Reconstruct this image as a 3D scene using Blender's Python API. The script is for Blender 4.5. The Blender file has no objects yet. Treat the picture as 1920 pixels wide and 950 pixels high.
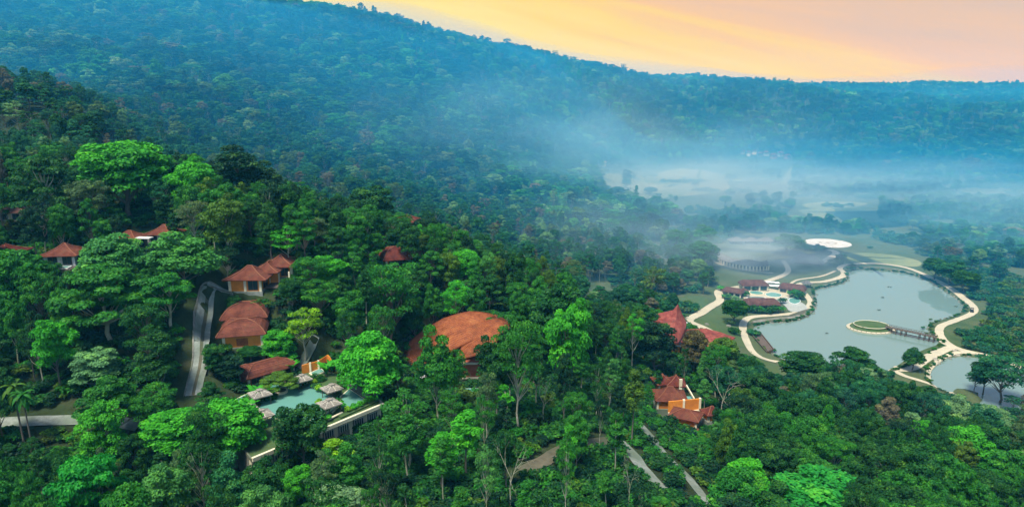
import bpy, bmesh, math, random
import numpy as np
from mathutils import Vector, Matrix
R = math.radians
rng = np.random.default_rng(7)
random.seed(7)
sc = bpy.context.scene
col = sc.collection

# ------------------------------------------------------------------ camera
CAMZ, PITCH, FPX = 110.0, R(12.55), 1280.0
cd = bpy.data.cameras.new("camera"); cam = bpy.data.objects.new("camera", cd); col.objects.link(cam)
cam.location = (0, 0, CAMZ); cam.rotation_euler = (math.pi/2 - PITCH, 0, 0)
cd.sensor_width = 36; cd.lens = 36*FPX/1920; cd.clip_start = 1; cd.clip_end = 20000
sc.camera = cam
# ------------------------------------------------------------------ world, sun, exposure
SUN_EL, SUN_AZ = R(64), R(212)          # azimuth measured clockwise from +Y; light comes from behind the camera, a little left
w = bpy.data.worlds.new("World"); sc.world = w; w.use_nodes = True
nt = w.node_tree; N = nt.nodes; L = nt.links; N.clear()
out = N.new('ShaderNodeOutputWorld'); bg = N.new('ShaderNodeBackground'); L.new(bg.outputs[0], out.inputs[0])
bg.inputs['Strength'].default_value = 1.0
sky = N.new('ShaderNodeTexSky'); sky.sky_type = 'NISHITA'; sky.sun_disc = False
sky.sun_elevation = SUN_EL; sky.sun_rotation = SUN_AZ; sky.altitude = 900; sky.dust_density = 1.5; sky.ozone_density = 1.5
SKY_S = 0.15
skm = N.new('ShaderNodeVectorMath'); skm.operation = 'SCALE'; L.new(sky.outputs[0], skm.inputs[0]); skm.inputs['Scale'].default_value = SKY_S
geo = N.new('ShaderNodeTexCoord'); sep = N.new('ShaderNodeSeparateXYZ'); L.new(geo.outputs['Generated'], sep.inputs[0])
def wmath(op, a, b=None, c=None, clamp=False):
    n = N.new('ShaderNodeMath'); n.operation = op; n.use_clamp = clamp
    for i, v in enumerate((a, b, c)):
        if v is None: continue
        if isinstance(v, (int, float)): n.inputs[i].default_value = v
        else: L.new(v, n.inputs[i])
    return n.outputs[0]
# cloud streaks: long thin noise that slants down to the right
cmb = N.new('ShaderNodeCombineXYZ')
sl = wmath('MULTIPLY_ADD', sep.outputs['X'], 0.24, sep.outputs['Z'])
L.new(wmath('MULTIPLY', sep.outputs['X'], 1.5), cmb.inputs[0]); L.new(wmath('MULTIPLY', sep.outputs['Y'], 1.0), cmb.inputs[1]); L.new(wmath('MULTIPLY', sl, 16.0), cmb.inputs[2])
noi = N.new('ShaderNodeTexNoise'); noi.inputs['Scale'].default_value = 2.1; noi.inputs['Detail'].default_value = 7; noi.inputs['Roughness'].default_value = 0.5; noi.inputs['Distortion'].default_value = 0.5
L.new(cmb.outputs[0], noi.inputs['Vector'])
nz = wmath('MULTIPLY', wmath('SUBTRACT', noi.outputs[0], 0.5), 0.15)
ramp = N.new('ShaderNodeValToRGB'); cr = ramp.color_ramp
stops = [(0.0, (1.0, .80, .14)), (.07, (1.0, .85, .28)), (.13, (1.0, .72, .18)), (.165, (.96, .60, .27)), (.21, (.86, .56, .34)), (.28, (.68, .52, .43)), (.45, (.44, .44, .48)), (1.0, (.30, .40, .52))]
cr.elements[0].position, cr.elements[0].color = stops[0][0], (*stops[0][1], 1)
cr.elements[1].position, cr.elements[1].color = stops[-1][0], (*stops[-1][1], 1)
for p, c in stops[1:-1]:
    e = cr.elements.new(p); e.color = (*c, 1)
L.new(wmath('ADD', sl, nz), ramp.inputs[0])
gl = N.new('ShaderNodeVectorMath'); gl.operation = 'SCALE'; L.new(ramp.outputs[0], gl.inputs[0]); gl.inputs['Scale'].default_value = .76
# sunset side weight: towards +Y, fading upward into the blue sky
wy = N.new('ShaderNodeMapRange'); L.new(sep.outputs['Y'], wy.inputs[0]); wy.inputs[1].default_value = 0.2; wy.inputs[2].default_value = 0.7
wz = N.new('ShaderNodeMapRange'); L.new(sep.outputs['Z'], wz.inputs[0]); wz.inputs[1].default_value = 0.45; wz.inputs[2].default_value = 0.20
ww = wmath('MULTIPLY', wy.outputs[0], wz.outputs[0])
mx = N.new('ShaderNodeMix'); mx.data_type = 'VECTOR'; L.new(ww, mx.inputs['Factor'])
L.new(skm.outputs[0], mx.inputs[4]); L.new(gl.outputs[0], mx.inputs[5])
L.new(mx.outputs[1], bg.inputs['Color'])

sd = bpy.data.lights.new("sun", 'SUN'); sd.energy = 4.0; sd.angle = R(16); sd.color = (1.0, .95, .82)
so = bpy.data.objects.new("sun", sd); col.objects.link(so)
sv = Vector((math.sin(SUN_AZ)*math.cos(SUN_EL), math.cos(SUN_AZ)*math.cos(SUN_EL), math.sin(SUN_EL)))
so.rotation_euler = sv.to_track_quat('Z', 'Y').to_euler(); so.location = sv*500
vs = sc.view_settings; vs.view_transform = 'Standard'; vs.look = 'None'; vs.exposure = 0.42; vs.gamma = 1.0
sc.render.engine = 'CYCLES'; cy = sc.cycles
cy.volume_step_rate = 1.5; cy.volume_max_steps = 64; cy.use_denoising = True; cy.denoiser = 'OPENIMAGEDENOISE'; cy.max_bounces = 4; cy.diffuse_bounces = 2; cy.glossy_bounces = 2
cy.transmission_bounces = 2; cy.transparent_max_bounces = 6; cy.volume_bounces = 1; cy.use_adaptive_sampling = True; cy.adaptive_threshold = 0.015
cy.sample_clamp_indirect = 4; cy.caustics_reflective = False; cy.caustics_refractive = False

# ------------------------------------------------------------------ projection helpers (photograph pixel -> place)
cp, sp = math.cos(PITCH), math.sin(PITCH)
def ray(px, py):
    u, v = (px-960)/FPX, -(py-475)/FPX
    return np.array((u, cp + v*sp, -sp + v*cp))
def P(px, py, D):
    d = ray(px, py); return np.array((0, 0, CAMZ)) + d*(D/d[1])
def PZ(px, py, z=0.0):
    d = ray(px, py); return np.array((0, 0, CAMZ)) + d*((z-CAMZ)/d[2])
def project(x, y, z):
    dx, dy, dz = x, y, z-CAMZ
    dep = dy*cp - dz*sp
    return 960 + FPX*dx/dep, 475 - FPX*(dy*sp + dz*cp)/dep, dep
def anchor(px, D, z):
    dep = D*cp + (CAMZ-z)*sp
    return ((px-960)/FPX*dep, D, z)
# ------------------------------------------------------------------ terrain height field
A = [(-200,60,50),(300,60,46),(800,60,45),(1300,60,38),(1900,60,32),(2300,60,26),
 (0,95,36),(300,100,38),(150,130,45),(60,190,66),(0,230,74),(300,210,70),(490,170,65),(450,150,56),(380,140,50),(600,140,44),(480,122,41),(700,150,43),(850,175,40),(740,215,58),(600,260,60),(430,260,74),(250,260,76),(0,280,80),
 (0,330,86),(300,330,66),(600,340,44),(800,300,40),(850,400,34),(700,400,50),
 (960,240,42),(1010,220,39),(1090,205,33),(1180,195,25),(1300,195,18),(960,330,22),(1060,300,14),(1150,290,8),(1150,350,5),(1000,450,16),
 (1280,240,17),(1330,300,8),(1400,290,3),(1450,280,1),(1450,240,10),(1600,235,8),(1780,242,1),(1800,205,8),(1900,200,7),(1700,150,19),(1500,150,24),(1900,150,16),(1700,100,30),(1300,130,33),(1200,130,37),(1050,130,41),(1000,105,42),(900,150,42),(1500,110,30),(1270,190,18),(2300,200,5),
 (1300,400,3),(1500,350,0),(1900,350,0),(1250,500,5),(1100,520,10),(1500,500,1),(1900,500,0),(1200,650,6),(1500,700,3),(1900,700,3),(2300,500,0),(1200,800,9),(1500,850,8),(1900,850,8),(1400,1000,12),(1150,1000,14),(1920,950,18),
 (1700,1100,42),(1920,1100,52),(1750,1350,110),(1920,1350,116),(1500,1420,124),(1300,1430,140),(1150,1330,156),(1450,1150,27),(1500,1250,65),(1300,1150,45),(1300,1000,18),
 (300,380,78),(300,500,110),(300,680,163),(300,900,218),(600,480,72),(600,650,116),(600,800,176),(700,900,203),(850,1000,192),(500,850,212),(850,620,67),(850,800,122),(1000,700,37),(1000,900,93),(1000,1160,177),(1150,1000,45),(1150,1150,104),
 (50,345,106),(-150,345,112),(100,430,106),(0,600,158),(0,800,215),(0,1000,240),(200,345,84),
 (700,1200,190),(300,1200,230),(1000,1500,160),(1300,1800,118),(1500,1700,100),(1700,1650,92),(1920,1650,95),(1700,2000,144),(1540,2000,138),(1920,2000,142),(2400,2000,150),(1300,2300,120),(1900,2600,110),(700,2000,140),(0,2000,180),(2500,1100,30),(-400,400,110),(-400,800,200)]
AW = np.array([anchor(*a) for a in A] + [(-90,-60,52),(0,-60,48),(90,-60,40),(-300,0,60),(300,0,20),(-300,150,80),(300,150,8),(-1500,2500,150),(1800,300,10),(2500,2800,100)])
S = 200.0
def tps(r2):
    r2 = np.maximum(r2, 1e-12); return 0.5*r2*np.log(r2)
X = AW[:, :2]/S; n = len(X)
K = tps(((X[:, None]-X[None])**2).sum(-1)) + np.eye(n)*0.004
Pm = np.c_[np.ones(n), X]
M_ = np.block([[K, Pm], [Pm.T, np.zeros((3, 3))]])
wts = np.linalg.solve(M_, np.r_[AW[:, 2], 0, 0, 0])
def lines(a, b, d0, d1, d, g, lim0, lim1):
    mid = list(np.arange(a, b+.1, d)); s = d; x = b
    while x < lim1: s = min(s*g, 60); x += s; mid.append(x)
    s = d; x = a; lo = []
    while x > lim0: s = min(s*g, 60); x -= s; lo.append(x)
    return np.array(lo[::-1]+mid)
GX = lines(-150, 330, 0, 0, 3.0, 1.05, -1900, 2600); GY = lines(60, 500, 0, 0, 3.0, 1.04, -250, 3000)
gx, gy = np.meshgrid(GX, GY)
def tps_eval(x, y):
    q = np.stack([x.ravel(), y.ravel()], 1)/S; z = np.zeros(len(q))
    for i in range(0, len(q), 20000):
        b = q[i:i+20000]; z[i:i+20000] = tps(((b[:, None]-X[None])**2).sum(-1)) @ wts[:n] + wts[n] + b @ wts[n+1:]
    return z.reshape(x.shape)
HZ = tps_eval(gx, gy)
def vnoise(x, y, sc_, seed):
    r = np.random.default_rng(seed).random((64, 64)); u, v = x/sc_, y/sc_
    i, j = np.floor(u).astype(int), np.floor(v).astype(int); fu, fv = u-i, v-j
    fu, fv = fu*fu*(3-2*fu), fv*fv*(3-2*fv)
    g = lambda a, b: r[a % 64, b % 64]
    return (g(i, j)*(1-fu)+g(i+1, j)*fu)*(1-fv)+(g(i, j+1)*(1-fu)+g(i+1, j+1)*fu)*fv - .5
far = np.clip((gy-300)/500, 0, 1)
HZ += far*np.clip(HZ/60, 0, 1)*(22*vnoise(gx, gy, 130, 1) + 9*vnoise(gx, gy, 55, 2)) + (1-far)*1.2*vnoise(gx, gy, 25, 3)
base = 0.9 + np.clip((gy-520)/100, 0, 5)*1.6
HZ = base + np.logaddexp(0, (HZ-base)/2.5)*2.5 - 1.2*np.exp(-((HZ-base)/3)**2)     # soft floor: the flat valley
def inpoly(x, y, poly):
    x = np.asarray(x, float); y = np.asarray(y, float); c = np.zeros(x.shape, bool); n_ = len(poly)
    for i in range(n_):
        x0, y0 = poly[i][:2]; x1, y1 = poly[(i+1) % n_][:2]
        if y0 == y1: continue
        c ^= ((y0 > y) != (y1 > y)) & (x < (x1-x0)*(y-y0)/(y1-y0)+x0)
    return c
def segdist(x, y, pts, closed=False):
    x = np.asarray(x, float); y = np.asarray(y, float); d = np.full(x.shape, 1e9)
    m = len(pts) if closed else len(pts)-1
    for i in range(m):
        ax, ay = pts[i][:2]; bx, by = pts[(i+1) % len(pts)][:2]; vx, vy = bx-ax, by-ay
        t = np.clip(((x-ax)*vx+(y-ay)*vy)/(vx*vx+vy*vy+1e-9), 0, 1)
        d = np.minimum(d, np.hypot(x-ax-t*vx, y-ay-t*vy))
    return d
def smooth(pts, k=6, closed=False):
    pts = [np.array(p, float) for p in pts]; n_ = len(pts); o = []
    g = (lambda i: pts[i % n_]) if closed else (lambda i: pts[min(max(i, 0), n_-1)])
    for i in range(n_ if closed else n_-1):
        p0, p1, p2, p3 = g(i-1), g(i), g(i+1), g(i+2)
        for t in np.arange(k)/k:
            o.append(.5*((2*p1)+(p2-p0)*t+(2*p0-5*p1+4*p2-p3)*t*t+(3*p1-p0-3*p2+p3)*t**3))
    if not closed: o.append(pts[-1])
    return o
POND = smooth([PZ(*p) for p in [(1595,508),(1640,507),(1690,512),(1730,522),(1765,542),(1795,562),(1806,578),(1790,592),(1745,606),(1741,620),(1754,636),(1762,646),(1735,664),(1690,690),(1640,702),(1560,700),(1500,684),(1448,664),(1424,640),(1412,616),(1440,606),(1490,602),(1524,586),(1530,562),(1528,545),(1545,540),(1588,528)]], 4, True)
POND2 = smooth([PZ(*p) for p in [(1745,694),(1768,675),(1800,668),(1850,674),(1900,690),(1960,705),(2010,730),(2000,775),(1930,790),(1880,772),(1830,760),(1790,740),(1760,730),(1744,712)]], 4, True)
ISL = smooth([PZ(*p) for p in [(1783,731),(1800,728),(1830,735),(1846,747),(1840,758),(1815,757),(1795,745)]], 4, True)
for poly, s in ((POND, 1), (POND2, 1)):
    ins = inpoly(gx, gy, poly); dd = segdist(gx, gy, poly, True)
    sd_ = np.where(ins, -dd, dd)
    tgt = np.clip(sd_/3.0, -1.6, 1.1)
    bl = np.clip(1-(sd_-3)/16, 0, 1)
    HZ = HZ*(1-bl) + tgt*bl
ii = inpoly(gx, gy, ISL); HZ[ii] = 0.2+np.minimum(segdist(gx, gy, ISL, True)[ii]*.35, 1.6)
PADS = []                                    # (x, y, z, radius flat, radius blend)
def pad(px, py, D, r, b, z=None):
    p = P(px, py, D); z = p[2] if z is None else z; PADS.append((p[0], p[1], z, r, b))
    global HZ
    d = np.hypot(gx-p[0], gy-p[1]); k = np.clip(1-(d-r)/b, 0, 1); k = k*k*(3-2*k); HZ = HZ*(1-k)+z*k
    return p[0], p[1], z
def padxy(x, y, z, r, b):
    global HZ
    PADS.append((x, y, z, r, b)); d = np.hypot(gx-x, gy-y); k = np.clip(1-(d-r)/b, 0, 1); k = k*k*(3-2*k); HZ = HZ*(1-k)+z*k
def hz(x, y):
    x = np.asarray(x, float); y = np.asarray(y, float)
    i = np.clip(np.searchsorted(GX, x)-1, 0, len(GX)-2); j = np.clip(np.searchsorted(GY, y)-1, 0, len(GY)-2)
    u = np.clip((x-GX[i])/(GX[i+1]-GX[i]), 0, 1); v = np.clip((y-GY[j])/(GY[j+1]-GY[j]), 0, 1)
    return (HZ[j, i]*(1-u)+HZ[j, i+1]*u)*(1-v)+(HZ[j+1, i]*(1-u)+HZ[j+1, i+1]*u)*v
def G(px, py, dz=0.0, d0=60.0):
    """where the sight line through a pixel of the photograph meets the ground (raised by dz)"""
    d = ray(px, py); t = np.arange(d0, 2600, 1.0)/d[1]
    X_, Y_, Z_ = d[0]*t, d[1]*t, CAMZ+d[2]*t
    b = Z_ < hz(X_, Y_)+dz
    i = int(np.argmax(b)) if b.any() else len(t)-1
    if i > 0:
        lo, hi = t[i-1], t[i]
        for _ in range(12):
            m = (lo+hi)/2
            if CAMZ+d[2]*m < hz(d[0]*m, d[1]*m)+dz: hi = m
            else: lo = m
        tt = hi
    else: tt = t[0]
    return np.array((d[0]*tt, d[1]*tt, CAMZ+d[2]*tt-dz))
# ------------------------------------------------------------------ mesh and material helpers
def mesh_np(name, V, F, mats=(), attr=None, smooth_=False, uvw=None):
    """V (n,3), F list of arrays with shape (m,k) (k corners each), optional float point attribute"""
    me = bpy.data.meshes.new(name); V = np.asarray(V, np.float32)
    F = [np.asarray(f, np.int32) for f in (F if isinstance(F, list) else [F]) if len(f)]
    me.vertices.add(len(V)); me.vertices.foreach_set('co', V.ravel())
    nl = sum(f.size for f in F); npoly = sum(len(f) for f in F)
    me.loops.add(nl); me.loops.foreach_set('vertex_index', np.concatenate([f.ravel() for f in F]))
    me.polygons.add(npoly)
    sizes = np.concatenate([np.full(len(f), f.shape[1], np.int32) for f in F])
    me.polygons.foreach_set('loop_start', np.r_[0, np.cumsum(sizes)[:-1]].astype(np.int32))
    try: me.polygons.foreach_set('loop_total', sizes)
    except Exception: pass
    me.polygons.foreach_set('use_smooth', np.full(npoly, smooth_))
    if attr is not None:
        a = me.attributes.new('v', 'FLOAT', 'POINT'); a.data.foreach_set('value', np.asarray(attr, np.float32))
    for m in mats: me.materials.append(m)
    me.update(); me.validate(verbose=False)
    return me
def obj(name, me, parent=None, loc=None):
    o = bpy.data.objects.new(name, me); col.objects.link(o)
    if parent is not None: o.parent = parent
    if loc is not None: o.location = loc
    return o
def tag(o, label=None, cat=None, group=None, kind=None):
    if label: o['label'] = label
    if cat: o['category'] = cat
    if group: o['group'] = group
    if kind: o['kind'] = kind
    return o
def thing(name, label, cat, loc=(0, 0, 0), rz=0, group=None):
    o = bpy.data.objects.new(name, None); col.objects.link(o); o.location = loc; o.rotation_euler = (0, 0, rz); o.empty_display_size = .5
    return tag(o, label, cat, group)
class MB:
    """collects boxes, tubes, rings of faces; build() links them as one mesh object"""
    def __init__(s): s.v = []; s.f = []
    def add(s, V, F):
        b = len(s.v); s.v += [tuple(map(float, p)) for p in V]; s.f += [tuple(b+i for i in f) for f in F]; return s
    def box(s, x0, x1, y0, y1, z0, z1, T=None):
        V = [(x0,y0,z0),(x1,y0,z0),(x1,y1,z0),(x0,y1,z0),(x0,y0,z1),(x1,y0,z1),(x1,y1,z1),(x0,y1,z1)]
        if T is not None: V = [T @ Vector(p) for p in V]
        return s.add(V, [(0,3,2,1),(4,5,6,7),(0,1,5,4),(1,2,6,5),(2,3,7,6),(3,0,4,7)])
    def bar(s, a, b, w, h):
        """box beam from a to b (centre line), width w, height h"""
        a, b = Vector(a), Vector(b); d = b-a; l = d.length; d.normalize()
        u = Vector((-d.y, d.x, 0)); u = u.normalized() if u.length > 1e-4 else Vector((1, 0, 0)); t = d.cross(u).normalized()
        V = [p + u*(i*w/2) + t*(j*h/2) for p in (a, b) for i, j in ((-1,-1),(1,-1),(1,1),(-1,1))]
        return s.add(V, [(0,1,2,3),(7,6,5,4),(0,4,5,1),(1,5,6,2),(2,6,7,3),(3,7,4,0)])
    def tube(s, pts, rad, k=6, cap=True):
        rings = []
        for i, p in enumerate(pts):
            p = Vector(p); d = (Vector(pts[min(i+1, len(pts)-1)])-Vector(pts[max(i-1, 0)])).normalized()
            u = d.orthogonal().normalized() if abs(d.z) < .98 else Vector((1, 0, 0)); u = (u-d*u.dot(d)).normalized(); t = d.cross(u)
            rings.append([p+(u*math.cos(a)+t*math.sin(a))*rad[i] for a in [2*math.pi*j/k for j in range(k)]])
        F = [(i*k+j, i*k+(j+1) % k, (i+1)*k+(j+1) % k, (i+1)*k+j) for i in range(len(pts)-1) for j in range(k)]
        if cap: F += [tuple(range(k))[::-1], tuple((len(pts)-1)*k+j for j in range(k))]
        return s.add([q for r in rings for q in r], F)
    def prism(s, poly, z0, z1):
        n_ = len(poly); V = [(p[0], p[1], z0) for p in poly]+[(p[0], p[1], z1) for p in poly]
        return s.add(V, [tuple(range(n_))[::-1], tuple(range(n_, 2*n_))]+[(i, (i+1) % n_, n_+(i+1) % n_, n_+i) for i in range(n_)])
    def mesh(s, name, mats, sm=False):
        me = bpy.data.meshes.new(name); me.from_pydata(s.v, [], s.f)
        for m in (mats if isinstance(mats, (list, tuple)) else [mats]): me.materials.append(m)
        bm = bmesh.new(); bm.from_mesh(me); bmesh.ops.recalc_face_normals(bm, faces=bm.faces); bm.to_mesh(me); bm.free()
        if sm: me.polygons.foreach_set('use_smooth', [True]*len(me.polygons))
        return me
    def build(s, name, mats, parent=None, loc=None, sm=False): return obj(name, s.mesh(name, mats, sm), parent, loc)

class MT:
    """small node-material builder"""
    def __init__(s, name):
        s.m = bpy.data.materials.new(name); s.m.use_nodes = True; s.N = s.m.node_tree.nodes; s.L = s.m.node_tree.links; s.b = s.N['Principled BSDF']
        s.b.inputs['Specular IOR Level'].default_value = .25
    def n(s, t, **k):
        x = s.N.new(t)
        for a, v in k.items():
            if a.startswith('i_'):
                key = a[2:].replace('_', ' '); key = int(key) if key.isdigit() else key
                if hasattr(v, 'node'): s.L.new(v, x.inputs[key])
                else: x.inputs[key].default_value = v
            else: setattr(x, a, v)
        return x
    def coord(s, scale=(1, 1, 1), obj_=True):
        tc = s.n('ShaderNodeTexCoord') if obj_ else s.n('ShaderNodeNewGeometry')
        mp = s.n('ShaderNodeMapping'); s.L.new(tc.outputs['Object' if obj_ else 'Position'], mp.inputs[0]); mp.inputs['Scale'].default_value = scale; return mp.outputs[0]
    def noise(s, scale, detail=4, vec=None, rough=.6, dist=0):
        x = s.n('ShaderNodeTexNoise'); x.inputs['Scale'].default_value = scale; x.inputs['Detail'].default_value = detail; x.inputs['Roughness'].default_value = rough; x.inputs['Distortion'].default_value = dist
        if vec is not None: s.L.new(vec, x.inputs['Vector'])
        return x.outputs[0]
    def ramp(s, f, stops):
        r = s.n('ShaderNodeValToRGB'); e = r.color_ramp.elements; s.L.new(f, r.inputs[0])
        e[0].position, e[0].color = stops[0][0], (*stops[0][1], 1); e[1].position, e[1].color = stops[-1][0], (*stops[-1][1], 1)
        for p, c in stops[1:-1]: q = e.new(p); q.color = (*c, 1)
        return r.outputs[0]
    def mix(s, f, a, b, typ='MIX'):
        x = s.n('ShaderNodeMix', data_type='RGBA', blend_type=typ)
        for i, v in ((0, f), (6, a), (7, b)):
            if hasattr(v, 'node'): s.L.new(v, x.inputs[i])
            else: x.inputs[i].default_value = v if i == 0 else (*v, 1)
        return x.outputs[2]
    def bump(s, h, st=.4, d=.05):
        x = s.n('ShaderNodeBump'); x.inputs['Strength'].default_value = st; x.inputs['Distance'].default_value = d; s.L.new(h, x.inputs['Height']); s.L.new(x.outputs[0], s.b.inputs['Normal'])
    def col(s, c): s.L.new(c, s.b.inputs['Base Color'])
    def rough(s, v): s.b.inputs['Roughness'].default_value = v

def simple(name, c, rough=.8, var=.25, scale=1.5, bump=.2, c2=None, wear=None):
    t = MT(name); t.rough(rough); v = t.coord(obj_=False)
    a = t.noise(scale, 6, v); b = t.noise(scale*.13, 3, v)
    lo = tuple(x*(1-var) for x in c); hi = tuple(min(1, x*(1+var)) for x in (c2 or c))
    k = t.ramp(a, [(.3, lo), (.7, hi)]); k = t.mix(t.ramp(b, [(.35, (0, 0, 0)), (.65, (1, 1, 1))]), k, wear or tuple(x*.8 for x in c))
    t.col(k)
    if bump: t.bump(a, bump, .08)
    return t.m
M = {}
# foliage: the tint is a property of each tree (or of each far instance); leaf-to-leaf variation is a mesh attribute
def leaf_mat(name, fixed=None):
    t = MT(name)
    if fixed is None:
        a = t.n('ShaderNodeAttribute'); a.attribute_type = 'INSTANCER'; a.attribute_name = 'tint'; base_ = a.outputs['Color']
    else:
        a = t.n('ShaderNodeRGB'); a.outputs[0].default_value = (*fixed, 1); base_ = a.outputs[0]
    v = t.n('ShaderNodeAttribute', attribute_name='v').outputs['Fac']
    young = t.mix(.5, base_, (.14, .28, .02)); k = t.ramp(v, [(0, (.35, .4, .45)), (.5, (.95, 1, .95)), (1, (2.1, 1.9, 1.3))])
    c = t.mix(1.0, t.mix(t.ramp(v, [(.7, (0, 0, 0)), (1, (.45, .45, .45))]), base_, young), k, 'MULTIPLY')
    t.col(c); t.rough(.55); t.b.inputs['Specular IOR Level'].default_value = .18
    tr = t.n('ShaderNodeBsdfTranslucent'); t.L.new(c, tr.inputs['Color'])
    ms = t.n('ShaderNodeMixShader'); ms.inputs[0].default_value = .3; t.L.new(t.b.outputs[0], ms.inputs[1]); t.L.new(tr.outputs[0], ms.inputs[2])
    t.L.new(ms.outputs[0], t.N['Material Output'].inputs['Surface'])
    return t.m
M['leaf'] = leaf_mat('leaf')
M['bark'] = simple('bark', (.17, .15, .12), .9, .35, 3, .4); M['pale_bark'] = simple('pale_bark', (.42, .40, .32), .85, .3, 3, .3, wear=(.22, .25, .15))
M['grass'] = leaf_mat('grass_blades', (.035, .10, .02))

# ground: forest floor on slopes, meadow on the valley flat
def ground_mat():
    t = MT('ground'); v = t.coord(obj_=False); t.rough(.95)
    big = t.noise(.012, 5, v, .6, .4); mid = t.noise(.09, 6, v, .65); fine = t.noise(.9, 6, v, .7)
    floor_ = t.ramp(mid, [(.3, (.016, .030, .010)), (.55, (.03, .05, .016)), (.75, (.06, .055, .03))])
    mead = t.ramp(mid, [(.28, (.035, .075, .025)), (.5, (.065, .105, .035)), (.72, (.12, .125, .06))])
    mead = t.mix(t.ramp(big, [(.42, (0, 0, 0)), (.6, (.8, .8, .8))]), mead, (.09, .12, .055))
    s = t.n('ShaderNodeSeparateXYZ', i_0=t.n('ShaderNodeNewGeometry').outputs['Position'])
    f = t.n('ShaderNodeMapRange', i_0=s.outputs['Z'], i_1=13.0, i_2=7.0)
    c = t.mix(f.outputs[0], floor_, mead); c = t.mix(.6, c, t.mix(1, c, t.ramp(fine, [(.3, (.6, .6, .6)), (.7, (1.35, 1.35, 1.35))]), 'MULTIPLY'))
    t.col(c); t.bump(fine, .6, .35); return t.m
M['ground'] = ground_mat()
def water_mat(name, deep, rough=.06, bump=.05, scale=.6):
    t = MT(name); v = t.coord(obj_=False); t.b.inputs['Base Color'].default_value = (*deep, 1); t.rough(rough); t.b.inputs['IOR'].default_value = 1.33; t.b.inputs['Specular IOR Level'].default_value = .5
    t.b.inputs['IOR'].default_value = 1.55 if name == 'pond_water' else 1.33; t.bump(t.noise(scale, 4, v), bump, .05); return t.m
M['pond'] = water_mat('pond_water', (.17, .26, .225), .03, .03, .5)
M['pool'] = water_mat('pool_water', (.13, .32, .26), .05, .3, 1.6)
M['sand'] = simple('pale_gravel', (.55, .49, .34), .95, .18, .8, .3, wear=(.46, .42, .30))
M['concrete'] = simple('concrete_lane', (.25, .28, .25), .9, .3, 1.2, .3, wear=(.13, .17, .12))
M['dirt'] = simple('dirt', (.12, .11, .075), .95, .3, .6, .4, wear=(.07, .085, .045))
M['field'] = simple('mown_field', (.24, .27, .13), .95, .25, .12, .3, wear=(.15, .20, .09))
M['stone'] = simple('bank_stone', (.24, .23, .20), .9, .4, 2.2, .6, wear=(.13, .15, .10))
M['lawn'] = simple('lawn', (.055, .11, .035), .95, .25, .5, .4, wear=(.08, .12, .045))

# ------------------------------------------------------------------ setting: building pads first (they shape the ground)
PD = {}; PD_PX = {}
for k, a in dict(lodge=(862,690,178,15,8), terrace=(590,800,133,14,9), star=(1290,655,238,14,10), cluster=(1275,785,186,10,8), v_far=(12,492,185,7,6), v_deck=(126,494,187,7,6), v_link=(270,470,203,10,6), v_lane=(490,540,177,8,6), v_dome=(458,640,160,7,6), v_curve=(742,498,212,7,6), v_tip=(762,425,262,6,6), v_hid=(32,412,205,6,5)).items(): PD[k] = pad(*a); PD_PX[k] = a[:3]
for a in ((475, 712, 5, 4), (500, 705, 5, 4), (525, 698, 5, 4), (590, 700, 4.5, 4), (612, 697, 4.5, 4)): q = PZ(a[0], a[1], 47.5); padxy(q[0], q[1], 46.6, a[2], a[3])
V = np.stack([gx.ravel(), gy.ravel(), HZ.ravel()], 1); ny_, nx_ = gx.shape
idx = np.arange(nx_*ny_).reshape(ny_, nx_)
F = np.stack([idx[:-1, :-1], idx[:-1, 1:], idx[1:, 1:], idx[1:, :-1]], -1).reshape(-1, 4)
tag(obj('ground', mesh_np('ground', V, F, [M['ground']], smooth_=True)), kind='structure')
def flat_water(name, poly, z, mat):
    me = MB().add([(p[0], p[1], z) for p in poly], [tuple(range(len(poly)))[::-1]]).mesh(name, mat)
    for p in me.polygons:
        if p.normal.z < 0: p.flip()
    return tag(obj(name, me), kind='structure')
flat_water('pond_water', POND, 0, M['pond']); flat_water('small_pond_water', POND2, 0, M['pond'])
def ribbon(name, pts, width, mat, lift=.18, z=None, off=0.0, step=2.0, kind='structure', parent=None, jitter=.0, thick=0):
    pts = [np.array(p[:2], float) for p in pts]
    d = np.r_[0, np.cumsum([np.linalg.norm(pts[i+1]-pts[i]) for i in range(len(pts)-1)])]
    s = np.arange(0, d[-1], step); s = np.r_[s, d[-1]]; xs = np.interp(s, d, [p[0] for p in pts]); ys = np.interp(s, d, [p[1] for p in pts])
    tx, ty = np.gradient(xs), np.gradient(ys); l = np.hypot(tx, ty)+1e-9; nx2, ny2 = ty/l, -tx/l
    W = width(s/d[-1]) if callable(width) else np.full(len(s), width)
    W = W*(1+jitter*(rng.random(len(s))-.5)); k = 5; VV = []; zc = hz(xs, ys)
    for j in range(k):
        o = (j/(k-1)-.5)*W+off; X2, Y2 = xs+nx2*o, ys+ny2*o
        Z2 = (hz(X2, Y2) if z is None else np.full(len(s), z)); Z2 = np.maximum(Z2, zc-.4) if z is None else Z2
        VV.append(np.stack([X2, Y2, Z2+lift], 1))
    VV = np.stack(VV, 1); m = len(s); vi = np.arange(m*k).reshape(m, k); Fq = np.stack([vi[:-1, :-1], vi[1:, :-1], vi[1:, 1:], vi[:-1, 1:]], -1).reshape(-1, 4)
    Fs = [Fq]; V3 = VV.reshape(-1, 3)
    if thick:
        V3 = np.r_[V3, V3-(0, 0, thick)]; q = m*k
        for c in (0, k-1):
            e = vi[:, c]; Fs.append(np.stack([e[:-1], e[1:], e[1:]+q, e[:-1]+q], 1))
    o = obj(name, mesh_np(name, V3, [np.concatenate(Fs)], [mat]), parent)
    if kind: o['kind'] = kind
    return o
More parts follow.
